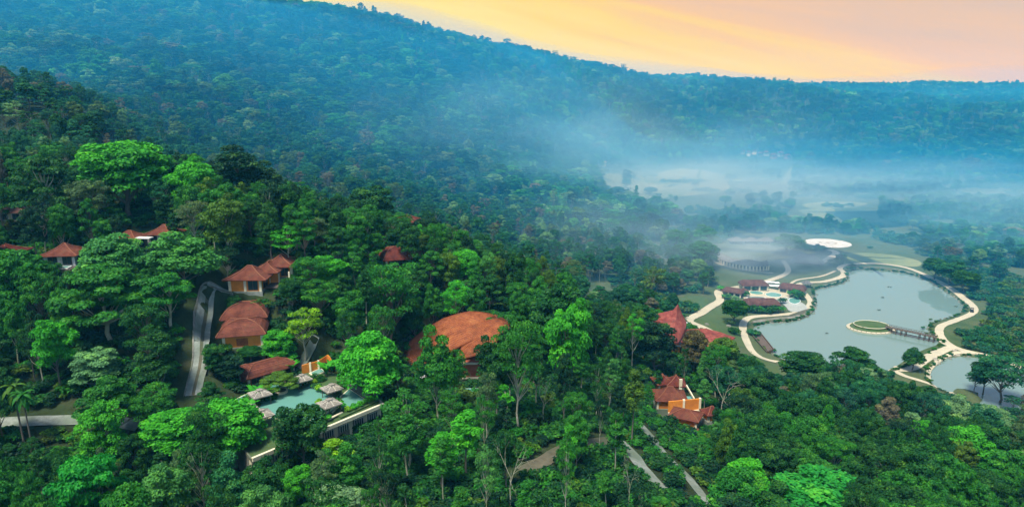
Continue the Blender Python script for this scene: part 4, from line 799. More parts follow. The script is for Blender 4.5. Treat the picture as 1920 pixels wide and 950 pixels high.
for kd, cnt in dict(dome=3, billow=4, layered=3, slender=4, sparse=3, airy=3, bare=3, palm=1, shrub=3).items():
    PROTO[kd] = []
    for s in range(cnt):
        tb, cr_, H_, R_ = make_palm(5) if kd == 'palm' else make_tree(kd, 100+s*7+len(kd)*31)
        tm = {m: tb.mesh('trunk', M[m]) for m in ('bark', 'pale_bark')}
        cm = mesh_np('crown', cr_[0], [cr_[1]], [M['leaf']], cr_[2]) if cr_ is not None else None
        if cr_ is not None:
            R_ = float(np.percentile(np.hypot(cr_[0][:, 0], cr_[0][:, 1]), 97)); H_ = float(cr_[0][:, 2].max())
        if kd == 'bare': tv = np.array(tb.v); R_ = float(np.percentile(np.hypot(tv[:, 0], tv[:, 1]), 96)); H_ = float(tv[:, 2].max())
        PROTO[kd].append((tm, cm, H_, R_))
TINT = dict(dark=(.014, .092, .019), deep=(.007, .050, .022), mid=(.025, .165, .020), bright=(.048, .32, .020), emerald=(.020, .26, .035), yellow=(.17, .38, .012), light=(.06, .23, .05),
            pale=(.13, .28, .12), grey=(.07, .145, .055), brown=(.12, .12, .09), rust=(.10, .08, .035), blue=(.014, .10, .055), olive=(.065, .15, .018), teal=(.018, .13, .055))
TWORD = dict(dark='dark green', deep='very dark green', mid='mid green', bright='bright green', emerald='vivid emerald', yellow='yellow-tipped green', light='light green', pale='pale silvery green',
             grey='grey-green', brown='dry brown', rust='rust-tinged', blue='bluish green', olive='olive green', teal='teal green')
NTREE = dict(dome='dome_tree', billow='broadleaf_tree', layered='spreading_tree', slender='slender_tree', sparse='sparse_tree', airy='feathery_tree', bare='bare_tree', palm='palm_tree', shrub='shrub')
KWORD = dict(dome='domed tree', billow='broadleaf tree', layered='flat-topped tree', slender='slender columnar tree', sparse='open-crowned tree', airy='feathery tree', bare='leafless tree', palm='palm tree', shrub='rounded shrub')
TREES = []           # every tree placed so far: (x, y, radius)
def place_tree(kind, x, y, z, sx, sz, tint, label, var=0, bark='bark', group=None, rz=None, cat='tree'):
    tm, cm, H_, R_ = PROTO[kind][var % len(PROTO[kind])]
    t = thing(NTREE[kind], label, cat, (x, y, z), rng.random()*6.28 if rz is None else rz, group); t.scale = (sx, sx, sz)
    obj('trunk', tm[bark], t)
    if cm is not None:
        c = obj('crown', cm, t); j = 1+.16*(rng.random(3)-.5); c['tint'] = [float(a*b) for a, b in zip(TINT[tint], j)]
    TREES.append((x, y, sx*R_)); return t
# ---- planting around the terrace pools, one plant each
def banana(label, x, y, z, s, seed, tint='bright'):
    r = np.random.default_rng(seed); t = thing('banana_plant', label, 'plant', (x, y, z), 0, 'leafy plants round the terrace pools'); Vs, Fs, b = [], [], 0
    for i in range(9):
        a = i*2.4+r.random(); p = Vector((0, 0, .2)); el = 1.35; q = []
        for k in range(6): d = Vector((math.cos(a)*math.cos(el-k*.28), math.sin(a)*math.cos(el-k*.28), math.sin(el-k*.28))); sd_ = Vector((-math.sin(a), math.cos(a), 0))*(.38*math.sin(math.pi*min(.97, .1+k/5.5))); q.append((p+sd_, p.copy(), p-sd_)); p = p+d*.55
        for u in q: Vs += [tuple(v_*s) for v_ in u]
        for k in range(5):
            for c in (0, 1): Fs.append((b+k*3+c, b+k*3+c+1, b+k*3+c+4, b+k*3+c+3))
        b += 18
    o = obj('leaves', mesh_np('leaves', np.array(Vs), [np.array(Fs)], [M['leaf']], .35+.4*r.random(len(Vs))), t); o['tint'] = TINT[tint]
    MB().tube([(0, 0, -.3), (0, 0, 1.0*s)], [.12*s, .07*s], 6).build('stem', M['bark'], t)
BAN = [(478,748,1.3,'left umbrella, outer'), (492,752,1.5,'left umbrella, in front'), (508,750,1.2,'left umbrella, pool side'), (470,772,1.2,'lower left umbrella'), (612,705,1.5,'tiny blue pool, nearer'), (622,700,1.3,'tiny blue pool, by the wall'), (548,698,1.2,'bath house end')]
for i, (px, py, s, w_) in enumerate(BAN): q = TZ(px, py); banana(f'banana plant at the {w_}', q.x, q.y, ZT+.2, s, i)
SHR = [(556,729,'mid','first bush left to right of the hedge under the tiny pool umbrella'), (564,727,'dark','second bush of the hedge under the tiny pool umbrella'), (572,724,'mid','third bush of the hedge under the tiny pool umbrella'), (581,721,'dark','last bush of the hedge under the tiny pool umbrella'),
 (588,722,'yellow','yellow bush where the pool narrows behind the terrace'), (592,729,'light','pale bush left of the rear right umbrella'), (598,735,'yellow','yellow bush below the pale bush on the terrace'), (608,738,'mid','green bush below the rear right umbrella'), (618,737,'light','light bush between the two right umbrellas'), (630,738,'bright','bright bush right of the two right umbrellas'), (638,728,'mid','green bush behind the small right pool'),
 (598,758,'yellow','yellow bush left of the brownish umbrella'), (602,767,'yellow','lower yellow bush left of the brownish umbrella'), (611,772,'bright','bright bush below the brownish umbrella'), (632,758,'mid','bush right of the brownish umbrella'), (640,768,'bright','bright bush at the stepping slabs'),
 (652,773,'yellow','yellow bush in the right parapet bed'), (664,768,'bright','first bright bush in the right parapet bed'), (676,763,'bright','second bright bush in the right parapet bed'), (688,758,'mid','third green bush in the right parapet bed'), (700,753,'bright','last bush at the right corner of the parapet bed'),
 (600,797,'light','pale bush in the middle parapet bed'), (612,790,'bright','bright bush in the middle parapet bed'), (588,803,'mid','green bush at the left of the middle parapet bed'), (545,795,'mid','bush at the pool corner behind the large dark tree'), (460,756,'mid','bush at the narrow left pool end')]
for i, (px, py, tn, lb) in enumerate(SHR):
    q = TZ(px, py); s = rng.uniform(.62, .9); place_tree('shrub', q.x, q.y, ZT+.25, s*.8, s*.8, tn, lb, i, group='leafy plants round the terrace pools', cat='bush')
q = TZ(527, 737); place_tree('layered', q.x, q.y, ZT+.6, .58, .27, 'olive', 'low spreading tree growing from the round ring planter in the pool', 1)
for i, (px, py, tn, s, lb) in enumerate([(1398,556,'mid',1.5,'bush left of the crescent basin'), (1386,549,'bright',1.4,'bush between diagonal spa house and round pool'), (1402,585,'dark',1.8,'first hedge bush before the long spa house'), (1414,586,'dark',1.8,'second hedge bush before the long spa house'), (1426,587,'mid',1.8,'third hedge bush before the long spa house'), (1438,588,'dark',1.8,'fourth hedge bush before the long spa house'), (1450,587,'dark',1.9,'fifth hedge bush before the long spa house'), (1462,586,'mid',1.7,'last hedge bush before the long spa house'),
   (1490,556,'mid',2.2,'rounded bush on the white spa terrace'), (1499,561,'dark',2.0,'bush at the right rim of the white spa terrace'), (1466,569,'dark',1.6,'bush at the left corner of the white spa terrace'), (1404,532,'mid',1.5,'bush behind the doorway spa house'), (1425,544,'mid',1.3,'bush before the doorway spa house'), (1411,545,'dark',1.2,'small bush before the doorway spa house'), (1362,560,'light',1.6,'bush below the diagonal spa house'), (1378,566,'pale',1.6,'pale bush below the diagonal spa house'), (1352,545,'bright',1.5,'bright bush at the path left of the diagonal spa house')]):
    q = G(px, py); place_tree('shrub', q[0], q[1], q[2], s, s, tn, lb, i, group='bushes round the spa houses', cat='bush')
# trees that stand out in the photograph: base pixel, top pixel, crown width in pixels
HERO = [
 (245,412,205,262,150,'dome','bright',0,'bark','big bright green tree standing highest on the slope above the two-roof villa'),
 (372,424,345,294,100,'billow','bright',1,'bark','lime green tree behind the villa with the white flat link roof'),
 (98,450,84,292,118,'layered','dark',0,'pale_bark','tall dark spreading tree with forked white trunk behind the deck villa'),
 (176,456,166,335,76,'airy','grey',0,'bark','grey-green thinning tree between the white-trunked tree and the bright giant'),
 (310,422,304,325,76,'airy','teal',1,'pale_bark','grey-green round tree right behind the linked villa roofs'),
 (452,402,455,270,92,'billow','deep',2,'bark','darkest tall tree on the crest above the villa by the lane'),
 (505,412,500,300,84,'billow','deep',3,'bark','very dark tree just right of the darkest crest tree'),
 (553,424,551,340,62,'sparse','mid',0,'pale_bark','thin pale-trunked tree with open crown on the crest'),
 (657,478,655,388,54,'sparse','mid',1,'pale_bark','forked open tree with green tufts above the curved-roof villa'),
 (702,462,700,348,92,'billow','dark',0,'bark','broad dark tree at the end of the crest by the valley'),
 (541,506,534,424,62,'sparse','bright',2,'pale_bark','green-topped tree whose pale trunk crosses the roof of the villa by the lane'),
 (430,505,447,364,92,'billow','olive',1,'pale_bark','tall yellowish green tree left of the villa by the lane'),
 (216,552,213,437,114,'dome','light',1,'bark','pale-topped dome tree beside the deck villa'),
 (32,588,38,467,118,'dome','mid',2,'bark','dome tree below the roof that the photograph cuts off'),
 (352,550,348,432,128,'billow','light',3,'bark','billowing light green tree below the linked villa roofs'),
 (210,645,196,500,170,'layered','mid',1,'pale_bark','very wide flat-topped tree with white limbs left of the lane'),
 (322,622,308,511,108,'layered','mid',2,'pale_bark','spreading tree with white forks beside the curve of the lane'),
 (113,600,104,494,24,'slender','mid',0,'pale_bark','thin white-stemmed tree standing alone below the deck villa'),
 (190,735,187,654,82,'billow','pale',0,'bark','mint green tree amid dark crowns above the west road'),
 (218,840,205,706,128,'layered','mid',0,'pale_bark','broad tree with leaning white trunk beside the west road'),
 (46,834,26,712,50,'palm','olive',0,'bark','taller palm crossing the west road'),
 (62,846,58,728,46,'palm','mid',0,'bark','second palm standing close behind the taller palm by the west road'),
 (168,1012,165,855,148,'layered','emerald',1,'bark','vivid emerald tree with layered leaves at the bottom edge, below the west road'),
 (330,868,308,768,118,'billow','bright',2,'bark','bright ragged tree between the west road and the pool terrace'),
 (320,990,316,911,62,'billow','yellow',1,'bark','small yellow-green tree at the bottom edge between emerald tree and terrace'),
 (432,1000,428,850,92,'billow','teal',3,'bark','tall blue-green tree at the bottom edge left of the terrace corner'),
 (440,884,438,754,124,'dome','bright',0,'bark','leafy round tree hiding the left corner of the pool terrace'),
 (572,898,558,752,100,'billow','dark',1,'bark','large dark tree in front of the middle of the pool terrace'),
 (573,676,570,580,78,'sparse','yellow',0,'pale_bark','yellow-blossomed tree behind the terrace wall'),
 (528,692,523,617,64,'billow','bright',0,'pale_bark','small bright tree with white forks behind the long red roof'),
 (698,775,693,614,120,'dome','bright',1,'bark','large glossy dome tree between pool terrace and curved tile roof'),
 (822,795,826,606,76,'billow','mid',3,'pale_bark','tree covering the middle of the curved tile roof'),
 (632,930,612,824,60,'slender','yellow',1,'pale_bark','yellow-green slim tree below the terrace parapet'),
 (560,960,554,874,56,'billow','bright',2,'pale_bark','small round tree on a white stem below the terrace corner'),
 (640,1000,640,914,108,'dome','pale',2,'bark','silvery dome tree cut by the bottom edge below the terrace'),
 (832,930,828,808,60,'slender','bright',2,'bark','bright ivy-clad column tree in the plantation, lower of the pair'),
 (876,905,862,768,60,'slender','bright',3,'bark','bright ivy-clad column tree in the plantation, taller of the pair'),
 (766,885,772,738,112,'sparse','mid',2,'pale_bark','tree with white V-shaped trunk below the curved tile roof'),
 (662,932,655,883,20,'bare','mid',0,'pale_bark','small dead white stem in the plantation'),
 (957,955,975,826,84,'bare','mid',1,'pale_bark','large dead white forked tree in the plantation'),
 (972,805,978,596,98,'airy','mid',2,'pale_bark','tall tree with long bare curved trunk right of the curved tile roof'),
 (1018,800,1020,696,48,'bare','mid',2,'pale_bark','tall leafless tree with upright twigs behind the plantation'),
 (912,834,902,700,52,'sparse','grey',0,'pale_bark','multi-stemmed white tree beside the blue plunge pool'),
 (1062,765,1058,560,88,'billow','bright',1,'bark','tallest bright tree in the centre above the plantation'),
 (1045,700,1042,528,108,'billow','dark',2,'bark','massive dark tree on the ridge behind the tallest bright tree'),
 (1080,836,1080,734,58,'airy','mid',0,'pale_bark','round fine-leaved tree in the plantation below the tallest tree'),
 (1184,834,1183,690,36,'slender','olive',0,'bark','narrow pillar tree speckled pale green left of the red roof cluster'),
 (1152,895,1143,774,38,'slender','mid',1,'pale_bark','slim tree with crooked white trunk by the plantation path'),
 (1065,918,1066,795,34,'slender','bright',2,'pale_bark','slim tree with green tufts along a straight white stem'),
 (1136,960,1130,884,36,'slender','mid',3,'pale_bark','short slim tree at the bottom edge by the plantation path'),
 (1143,775,1144,698,44,'sparse','light',1,'pale_bark','small open tree with bent white trunk left of the pillar tree'),
 (1178,960,1176,850,34,'bare','mid',0,'pale_bark','upright leafless tree beside the plantation path'),
 (1352,796,1348,690,78,'bare','mid',1,'pale_bark','leafless silver tree right of the red roof cluster'),
 (1372,806,1388,738,52,'bare','mid',2,'pale_bark','leaning dead tree with drooping twigs right of the silver tree'),
 (1532,1010,1530,892,196,'billow','emerald',0,'bark','widest emerald tree at the bottom edge'),
 (1392,966,1390,854,112,'billow','bright',3,'bark','bright tree beside the lower end of the plantation lane'),
 (1802,905,1800,800,100,'dome','bright',2,'bark','bright-topped tree on the slope below the small pond'),
 (1595,722,1592,652,92,'layered','dark',0,'bark','spreading dark tree on the shore in front of the large pond'),
 (1505,728,1500,658,92,'billow','dark',2,'bark','dark bushy tree in front of the pond corner near the wooden ramp'),
 (1710,694,1710,652,40,'dome','dark',1,'bark','compact round dark tree at the end of the causeway'),
 (1842,744,1846,668,52,'billow','dark',1,'bark','leaning dark tree on the islet of the small pond'),
 (1826,736,1824,694,36,'airy','teal',2,'bark','small fine-leaved tree on the islet of the small pond'),
 (1872,762,1890,668,104,'airy','teal',0,'bark','umbrella-shaped open tree with dark limbs in front of the small pond'),
 (1898,776,1896,742,34,'sparse','teal',1,'bark','small twiggy tree right of the umbrella-shaped tree'),
 (1228,705,1222,600,76,'billow','deep',0,'bark','dark tree with rusty top covering the left of the pointed red roof'),
 (1300,705,1302,618,50,'dome','rust',0,'bark','rust-leaved tree in front of the pointed red roof'),
 (1352,712,1348,630,64,'billow','olive',2,'bark','tree with yellow-green top below the tip of the pointed red roof'),
 (1378,608,1376,562,46,'dome','dark',2,'bark','round tree between the lodge lawn and the spa buildings'),
 (1222,582,1220,498,54,'sparse','grey',2,'pale_bark','pale open tree at the edge of the misty lawn'),
 (1166,572,1166,552,20,'dome','light',0,'bark','tiny light green tree on the misty slope lawn'),
 (1478,476,1484,438,60,'dome','teal',1,'bark','hazy bushy tree between the far roofs and the helipad'),
 (1314,504,1310,452,64,'dome','teal',2,'bark','hazy dome tree left of the smoking lodge'),
 (8,405,8,272,30,'airy','brown',1,'bark','dry brown tree at the left edge of the photograph'),
 (737,664,735,490,112,'airy','mid',0,'bark','huge fine-leaved tree above the curved tile roof'),
 (602,606,600,524,74,'airy','mid',1,'bark','round fine-leaved tree between lane villa and yellow tree'),
 (622,548,620,478,64,'billow','bright',2,'bark','bright tufted tree right of the villa by the lane'),
 (745,752,742,684,48,'palm','mid',0,'bark','palm beside the glossy dome tree'),
 (852,775,856,655,58,'airy','mid',1,'pale_bark','wispy tree in front of the lodge, left of the visible facade'),
 (932,790,936,630,74,'billow','dark',1,'bark','dark full tree in front of the right end of the lodge roof'),
 (402,700,400,645,46,'billow','dark',0,'bark','dark bushy tree where the lane meets the bath house'),
 (430,722,432,664,56,'billow','deep',2,'bark','very dark tree left of the bath house roof'),
 (470,672,468,648,44,'dome','dark',1,'bark','low dark tree under the wall of the humped-roof villa'),
 (1752,524,1750,484,44,'dome','dark',0,'bark','dark tree on the far bank of the large pond, the left one of three'),
 (1778,534,1778,490,56,'billow','teal',1,'bark','tallest tree on the far bank of the large pond, middle of three'),
 (1806,548,1806,508,48,'dome','dark',2,'bark','dark tree on the far bank of the large pond where the path bends'),
]
def add_hero(h):
    bx, by, tx, ty, wpx, kind, tint, var, bark, label = h
    if kind is None: return
    if by > 960: b = G(bx, 958); d_ = max(62, b[1]-(by-958)*.30); xx = b[0]*d_/b[1]; b = np.array((xx, d_, float(hz(xx, d_))))
    else: b = G(bx, by)
    t = P(tx, ty, b[1]); dep = b[1]*cp+(CAMZ-t[2])*sp; wm = wpx/FPX*dep; tm, cm, H_, R_ = PROTO[kind][var % len(PROTO[kind])]
    sx = wm/2/R_; hh = max(t[2]-b[2], 2.5); hh = min(hh, 36)
    o = place_tree(kind, b[0], b[1], b[2], sx, hh/H_, tint, label, var, bark, rz=(-PITCH if kind == 'bare' else None))
    HB.append((label, b, wm, hh)); return o
HB = []
for h in HERO: add_hero(h)
for h in HB:
    if h[3] >= 34 or h[3] < 4: print('HERO', h[0], h[1].round(), round(h[2], 1), round(h[3], 1))
# ---- where nothing else may grow
OPEN = [[(1120,312),(1250,306),(1420,322),(1500,345),(1470,385),(1340,398),(1200,388),(1125,362)], [(1490,370),(1650,374),(1650,412),(1560,425),(1480,412)],
        [(1335,480),(1350,455),(1390,440),(1470,435),(1510,440),(1620,440),(1740,482),(1850,570),(1840,610),(1800,650),(1960,700),(1990,800),(1800,765),(1700,735),(1640,715),(1560,735),(1440,715),(1395,672),(1290,618),(1330,560),(1345,520)],
        [(1195,588),(1220,560),(1300,548),(1335,556),(1325,590),(1290,610),(1240,600)], [(1080,545),(1150,520),(1180,560),(1150,575),(1090,575)], [(1384,287),(1488,291),(1488,306),(1470,330),(1384,300)],
        [(1810,535),(1870,525),(2000,545),(2050,620),(2050,712),(1920,694),(1800,655),(1842,600),(1836,565)]]
OPENW = [[G(*p) for p in o] for o in OPEN]
def blocked(x, y, r=1.0):
    x = np.atleast_1d(x); y = np.atleast_1d(y); b = np.zeros(x.shape, bool)
    for o in OPENW: b |= inpoly(x, y, o)
    for o in (POND, POND2): b |= inpoly(x, y, o) | (segdist(x, y, o, True) < 3)
    for c, w_ in PATHS: b |= segdist(x, y, c[::3]+[c[-1]]) < (w_(0) if callable(w_) else w_)/2+1.0+r*.25
    for p in PADS: b |= np.hypot(x-p[0], y-p[1]) < p[3]*.8
    return b
# sight lines kept clear towards what the photograph shows: (px polygon, distance of the thing)
CLEAR = [([(0,455),(0,478),(40,475),(30,458)],185), ([(85,450),(160,440),(160,500),(110,510)],187), ([(215,430),(280,440),(335,415),(335,450),(270,475),(240,470)],203), ([(435,505),(545,470),(552,520),(480,545),(440,540)],192),
  ([(415,558),(508,558),(504,645),(415,650)],164), ([(1236,635),(1272,638),(1276,668),(1240,668)],229), ([(1186,840),(1215,845),(1246,910),(1215,915)],131), ([(1212,812),(1238,820),(1266,866),(1245,872)],140), ([(755,660),(792,640),(795,690),(757,696)],176), ([(715,465),(765,465),(760,490),(720,495)],212), ([(755,640),(830,583),(955,590),(950,640),(880,660),(760,695)],178), ([(860,670),(905,670),(905,755),(870,755)],170),
  ([(448,715),(500,680),(548,685),(540,705),(455,725)],150), ([(440,700),(620,665),(725,755),(600,835),(470,875),(500,800),(430,755)],133), ([(1210,580),(1270,565),(1380,625),(1370,650),(1280,640),(1240,665),(1235,620)],238), ([(1225,695),(1285,700),(1320,745),(1345,770),(1300,810),(1250,780),(1228,740)],186),
  ([(370,735),(370,640),(380,590),(420,545),(445,545),(400,600),(395,700)],150), ([(1200,770),(1240,830),(1300,900),(1345,955),(1240,930),(1150,830)],132), ([(0,775),(150,775),(170,800),(0,805)],129),
  ([(1090,560),(1230,570),(1400,650),(1480,670),(1660,660),(1650,690),(1800,740),(1850,758),(1920,765),(1920,560),(1340,480),(1090,545)],300),
  ([(1350,620),(1480,660),(1480,700),(1380,660)],280), ([(570,640),(600,620),(600,700),(565,690)],150), ([(770,695),(830,680),(830,735),(780,745)],165), ([(1180,790),(1215,785),(1215,830),(1180,830)],140)]
def clear_ok(x, y, z, r, h):
    X_, Y_, _ = project(x, y, z+h*.66); _, yt, dep = project(x, y, z+h); rp = r*FPX/dep; ry = max(abs(Y_-yt), 3); X_, Y_ = float(X_), float(Y_)
    a = np.arange(0, 6.28, .785); qx = np.r_[X_+rp*.8*np.cos(a), X_+rp*.4*np.cos(a), X_]; qy = np.r_[Y_+ry*.9*np.sin(a), Y_+ry*.45*np.sin(a), Y_]
    for poly, D in CLEAR:
        if y < D+2 and inpoly(qx, qy, poly).any(): return False
    return True
def jitter_grid(x0, x1, y0, y1, s, j=.42):
    a, b = np.meshgrid(np.arange(x0, x1, s), np.arange(y0, y1, s)); b = b+(np.arange(a.shape[1]) % 2)*s*.5
    a = a.ravel()+rng.uniform(-j, j, a.size)*s; b = b.ravel()+rng.uniform(-j, j, b.size)*s; return a, b
def in_view(x, y, z, m=120):
    X_, Y_, d = project(x, y, z); return (d > 20) & (X_ > -m) & (X_ < 1920+m) & (Y_ < 1150)
# ---- near and middle forest: candidates sorted by how large they show
cx, cy_ = jitter_grid(-480, 560, 62, 480, 6.4)
k = in_view(cx, cy_, hz(cx, cy_)+10, 330) & ~blocked(cx, cy_); cx, cy_ = cx[k], cy_[k]
cand = []
T = np.array(TREES)
for x, y in zip(cx, cy_):
    z = float(hz(x, y)); X_, Y_, dep = project(x, y, z)
    valley = z < 5.5 and y > 250
    if valley and rng.random() < (.45 if X_ < 1380 else .72): continue
    plant = 650 < X_ < 1330 and Y_ > 700
    if plant and rng.random() < .50: continue
    if np.min(np.hypot(T[:, 0]-x, T[:, 1]-y)-T[:, 2]*.62) < 1.2: continue
    q = rng.random()
    if plant: kind = 'slender' if q < .62 else 'sparse' if q < .88 else 'billow'
    elif y > 300: kind = ('billow', 'dome', 'airy', 'layered', 'sparse')[int(q*4.99)]
    elif X_ > 1250: kind = 'billow' if q < .5 else 'airy' if q < .76 else 'dome' if q < .86 else 'slender' if q < .93 else 'layered'
    else: kind = 'billow' if q < .34 else 'layered' if q < .44 else 'airy' if q < .68 else 'dome' if q < .76 else 'slender' if q < .86 else 'sparse'
    var = int(rng.integers(0, 4)); tm, cm, H_, R_ = PROTO[kind][var % len(PROTO[kind])]
    R0 = rng.uniform(2.5, 5.1)*(.55 if plant else 1); h = rng.uniform(10.5, 18)*(.8 if valley else 1) if kind != 'slender' else rng.uniform(11, 17)
    if kind == 'slender': R0 = rng.uniform(1.5, 2.4)
    if 960 < X_ < 1200 and 190 < y < 250: h *= 1.15
    if not clear_ok(x, y, z, R0, h):
        h *= .55; R0 *= .6
        if not clear_ok(x, y, z, R0, h):
            h = rng.uniform(2.5, 4); R0 = 1.9; kind = 'billow'
            if not clear_ok(x, y, z, R0, h): continue
    q = rng.random(); nzv = float(vnoise(np.array([x]), np.array([y]), 40, 9)[0])
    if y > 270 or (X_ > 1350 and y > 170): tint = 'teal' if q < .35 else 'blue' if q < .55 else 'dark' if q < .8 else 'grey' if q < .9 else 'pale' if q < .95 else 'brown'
    else: tint = 'dark' if q < .36-nzv*.4 else 'deep' if q < .48 else 'mid' if q < .84 else 'bright' if q < .90 else 'olive' if q < .945 else 'light' if q < .985 else 'grey'
    if (Y_ < 800 or X_ > 1250) and tint == 'bright' and rng.random() < .7: tint = 'mid'
    cand.append((R0/dep, x, y, z, kind, var, R0, h, tint)); 
# thin by spacing in order of size
cand.sort(key=lambda c: -c[0]); kept = []; cell = {}
for c in cand:
    i, j = int(c[1]//8), int(c[2]//8); ok = True
    for a in (-1, 0, 1):
        for b in (-1, 0, 1):
            for e in cell.get((i+a, j+b), ()):
                if math.hypot(e[1]-c[1], e[2]-c[2]) < (e[6]+c[6])*.56: ok = False
    if ok: kept.append(c); cell.setdefault((i, j), []).append(c)
# only those the photograph shows something of
def hidden_by_hill(x, y, zt):
    t = np.linspace(.2, .97, 60); return bool((hz(x*t, y*t)+2 > CAMZ+(zt-CAMZ)*t).any())
kept = [c for c in kept if not hidden_by_hill(c[1], c[2], c[3]+c[7])]
NB = 320
inframe = [c for c in kept if -15 < project(c[1], c[2], c[3]+c[7]*.6)[0] < 1935 and project(c[1], c[2], c[3]+c[7])[1] < 955]; near = inframe[:NB]; ids = set(map(id, near)); midf = [c for c in kept if id(c) not in ids]
print('kept', len(kept), 'near last y', near[-1][2])
LAND = [('the west road', 70, 790), ('the pool terrace', 590, 760), ('the bath house roof', 500, 695), ('the lodge shell roof', 850, 625), ('the humped-roof villa', 460, 605), ('the villa above the lane', 492, 505), ('the deck villa', 125, 465),
        ('the linked villa', 275, 435), ('the small humped villa', 740, 478), ('the star-roofed hall', 1290, 625), ('the red roof cluster', 1270, 750), ('the plantation path', 1200, 870), ('the dead forked tree', 960, 880), ('the widest emerald tree', 1530, 930),
        ('the bright-topped slope tree', 1800, 830), ('the small pond', 1830, 710), ('the shore tents', 1592, 700), ('the hall lawn', 1270, 580), ('the tallest bright tree', 1058, 620), ('the layered emerald tree', 165, 905), ('the bright hilltop giant', 205, 310),
        ('the crest trees', 480, 320), ('the village lane', 385, 620), ('the ridge end', 1000, 500), ('the spa houses', 1440, 555), ('the mint tree', 187, 685)]
used = {}
ORD = ['nearest', 'second nearest', 'third nearest', 'fourth nearest', 'fifth nearest', 'sixth nearest', 'seventh nearest', 'eighth nearest', 'ninth nearest', 'tenth nearest', 'eleventh nearest', 'twelfth nearest', 'thirteenth nearest', 'fourteenth nearest', 'fifteenth nearest', 'sixteenth nearest', 'seventeenth nearest', 'eighteenth nearest']
def side(dx, dy):
    return ('right of', 'left of')[dx < 0] if abs(dx) > abs(dy)*1.2 else ('below', 'above')[dy < 0]
rows = []
for c in near:
    X_, Y_, _ = project(c[1], c[2], c[3]+c[7]*.7); X_, Y_ = float(X_), float(Y_)
    l = min(LAND, key=lambda a: math.hypot(a[1]-X_, a[2]-Y_)); dx, dy = X_-l[1], Y_-l[2]; rows.append((math.hypot(dx, dy), side(dx, dy), l[0], c))
rows.sort(key=lambda r: r[0])
for d, s_, l, c in rows:
    key = (c[8], c[4], s_, l); n_ = used.get(key, 0); used[key] = n_+1
    small = 'small ' if c[7] < 7 else ''
    lab = f"{small}{TWORD[c[8]]} {KWORD[c[4]]}, {ORD[min(n_, 17)]} {s_} {l}"
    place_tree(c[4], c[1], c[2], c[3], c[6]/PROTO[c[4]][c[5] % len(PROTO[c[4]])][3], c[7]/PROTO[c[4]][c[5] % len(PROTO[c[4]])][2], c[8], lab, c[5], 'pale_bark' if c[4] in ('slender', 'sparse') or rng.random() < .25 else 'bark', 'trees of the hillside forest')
# ---- scattering by geometry nodes for what nobody could count
def source_collection(name, kinds):
    c = bpy.data.collections.new(name); tab = []
    for kd in kinds:
        for i, (tm, cm, H_, R_) in enumerate(PROTO[kd]):
            # one mesh per source: trunk and crown joined
            bm = bmesh.new(); t_ = tm['pale_bark' if kd in ('sparse', 'slender', 'bare') else 'bark']; bm.from_mesh(t_); nt_ = len(bm.faces)
            me = bpy.data.meshes.new('source_'+kd)
            if cm is not None: bm.from_mesh(cm)
            bm.faces.ensure_lookup_table()
            for f in list(bm.faces)[nt_:]: f.material_index = 1
            bm.to_mesh(me); bm.free(); me.materials.append(t_.materials[0]); me.materials.append(M['leaf'])
            o = bpy.data.objects.new(f'source_{len(tab):02d}', me); c.objects.link(o); tab.append((kd, H_, R_))
    return c, tab
def scatter(name, pts, scl, rot, idx_, tint, coll, label, cat=None):
    me = bpy.data.meshes.new(name); me.vertices.add(len(pts)); me.vertices.foreach_set('co', np.asarray(pts, np.float32).ravel())
    for nm, ty, val in (('scl', 'FLOAT_VECTOR', scl), ('rot', 'FLOAT', rot), ('pick', 'INT', idx_), ('tint', 'FLOAT_VECTOR', tint)):
        a = me.attributes.new(nm, ty, 'POINT'); a.data.foreach_set('vector' if ty == 'FLOAT_VECTOR' else 'value', np.asarray(val, np.int32 if ty == 'INT' else np.float32).ravel())
    o = obj(name, me); ng = bpy.data.node_groups.new(name, 'GeometryNodeTree')
    ng.interface.new_socket('Geometry', in_out='INPUT', socket_type='NodeSocketGeometry'); ng.interface.new_socket('Geometry', in_out='OUTPUT', socket_type='NodeSocketGeometry')
    nd = ng.nodes; lk = ng.links; gi = nd.new('NodeGroupInput'); go = nd.new('NodeGroupOutput'); ip = nd.new('GeometryNodeInstanceOnPoints'); ci = nd.new('GeometryNodeCollectionInfo')
    ci.inputs['Collection'].default_value = coll; ci.inputs['Separate Children'].default_value = True; ci.inputs['Reset Children'].default_value = True
    ip.inputs['Pick Instance'].default_value = True
    def na(nm, ty):
        q = nd.new('GeometryNodeInputNamedAttribute'); q.data_type = ty; q.inputs['Name'].default_value = nm; return q.outputs[0]
    cb = nd.new('ShaderNodeCombineXYZ'); lk.new(na('rot', 'FLOAT'), cb.inputs[2]); er = nd.new('FunctionNodeEulerToRotation'); lk.new(cb.outputs[0], er.inputs[0])
    lk.new(gi.outputs[0], ip.inputs['Points']); lk.new(ci.outputs[0], ip.inputs['Instance']); lk.new(na('pick', 'INT'), ip.inputs['Instance Index']); lk.new(er.outputs[0], ip.inputs['Rotation']); lk.new(na('scl', 'FLOAT_VECTOR'), ip.inputs['Scale'])
    lk.new(ip.outputs[0], go.inputs[0]); md = o.modifiers.new('scatter', 'NODES'); md.node_group = ng
    return tag(o, label, cat, kind='stuff')
COLL, TAB = source_collection('forest_sources', ['billow', 'dome', 'airy', 'layered', 'sparse', 'slender'])
KIDX = {kd: [i for i, t in enumerate(TAB) if t[0] == kd] for kd in PROTO}
def tints(n_, probs):
    ks = list(probs); p = np.array([probs[k] for k in ks]); ch = rng.choice(len(ks), n_, p=p/p.sum()); base_ = np.array([TINT[k] for k in ks])[ch]; return base_*(1+.3*(rng.random((n_, 3))-.5))
pts, scl, rot, ix, ti = [], [], [], [], []
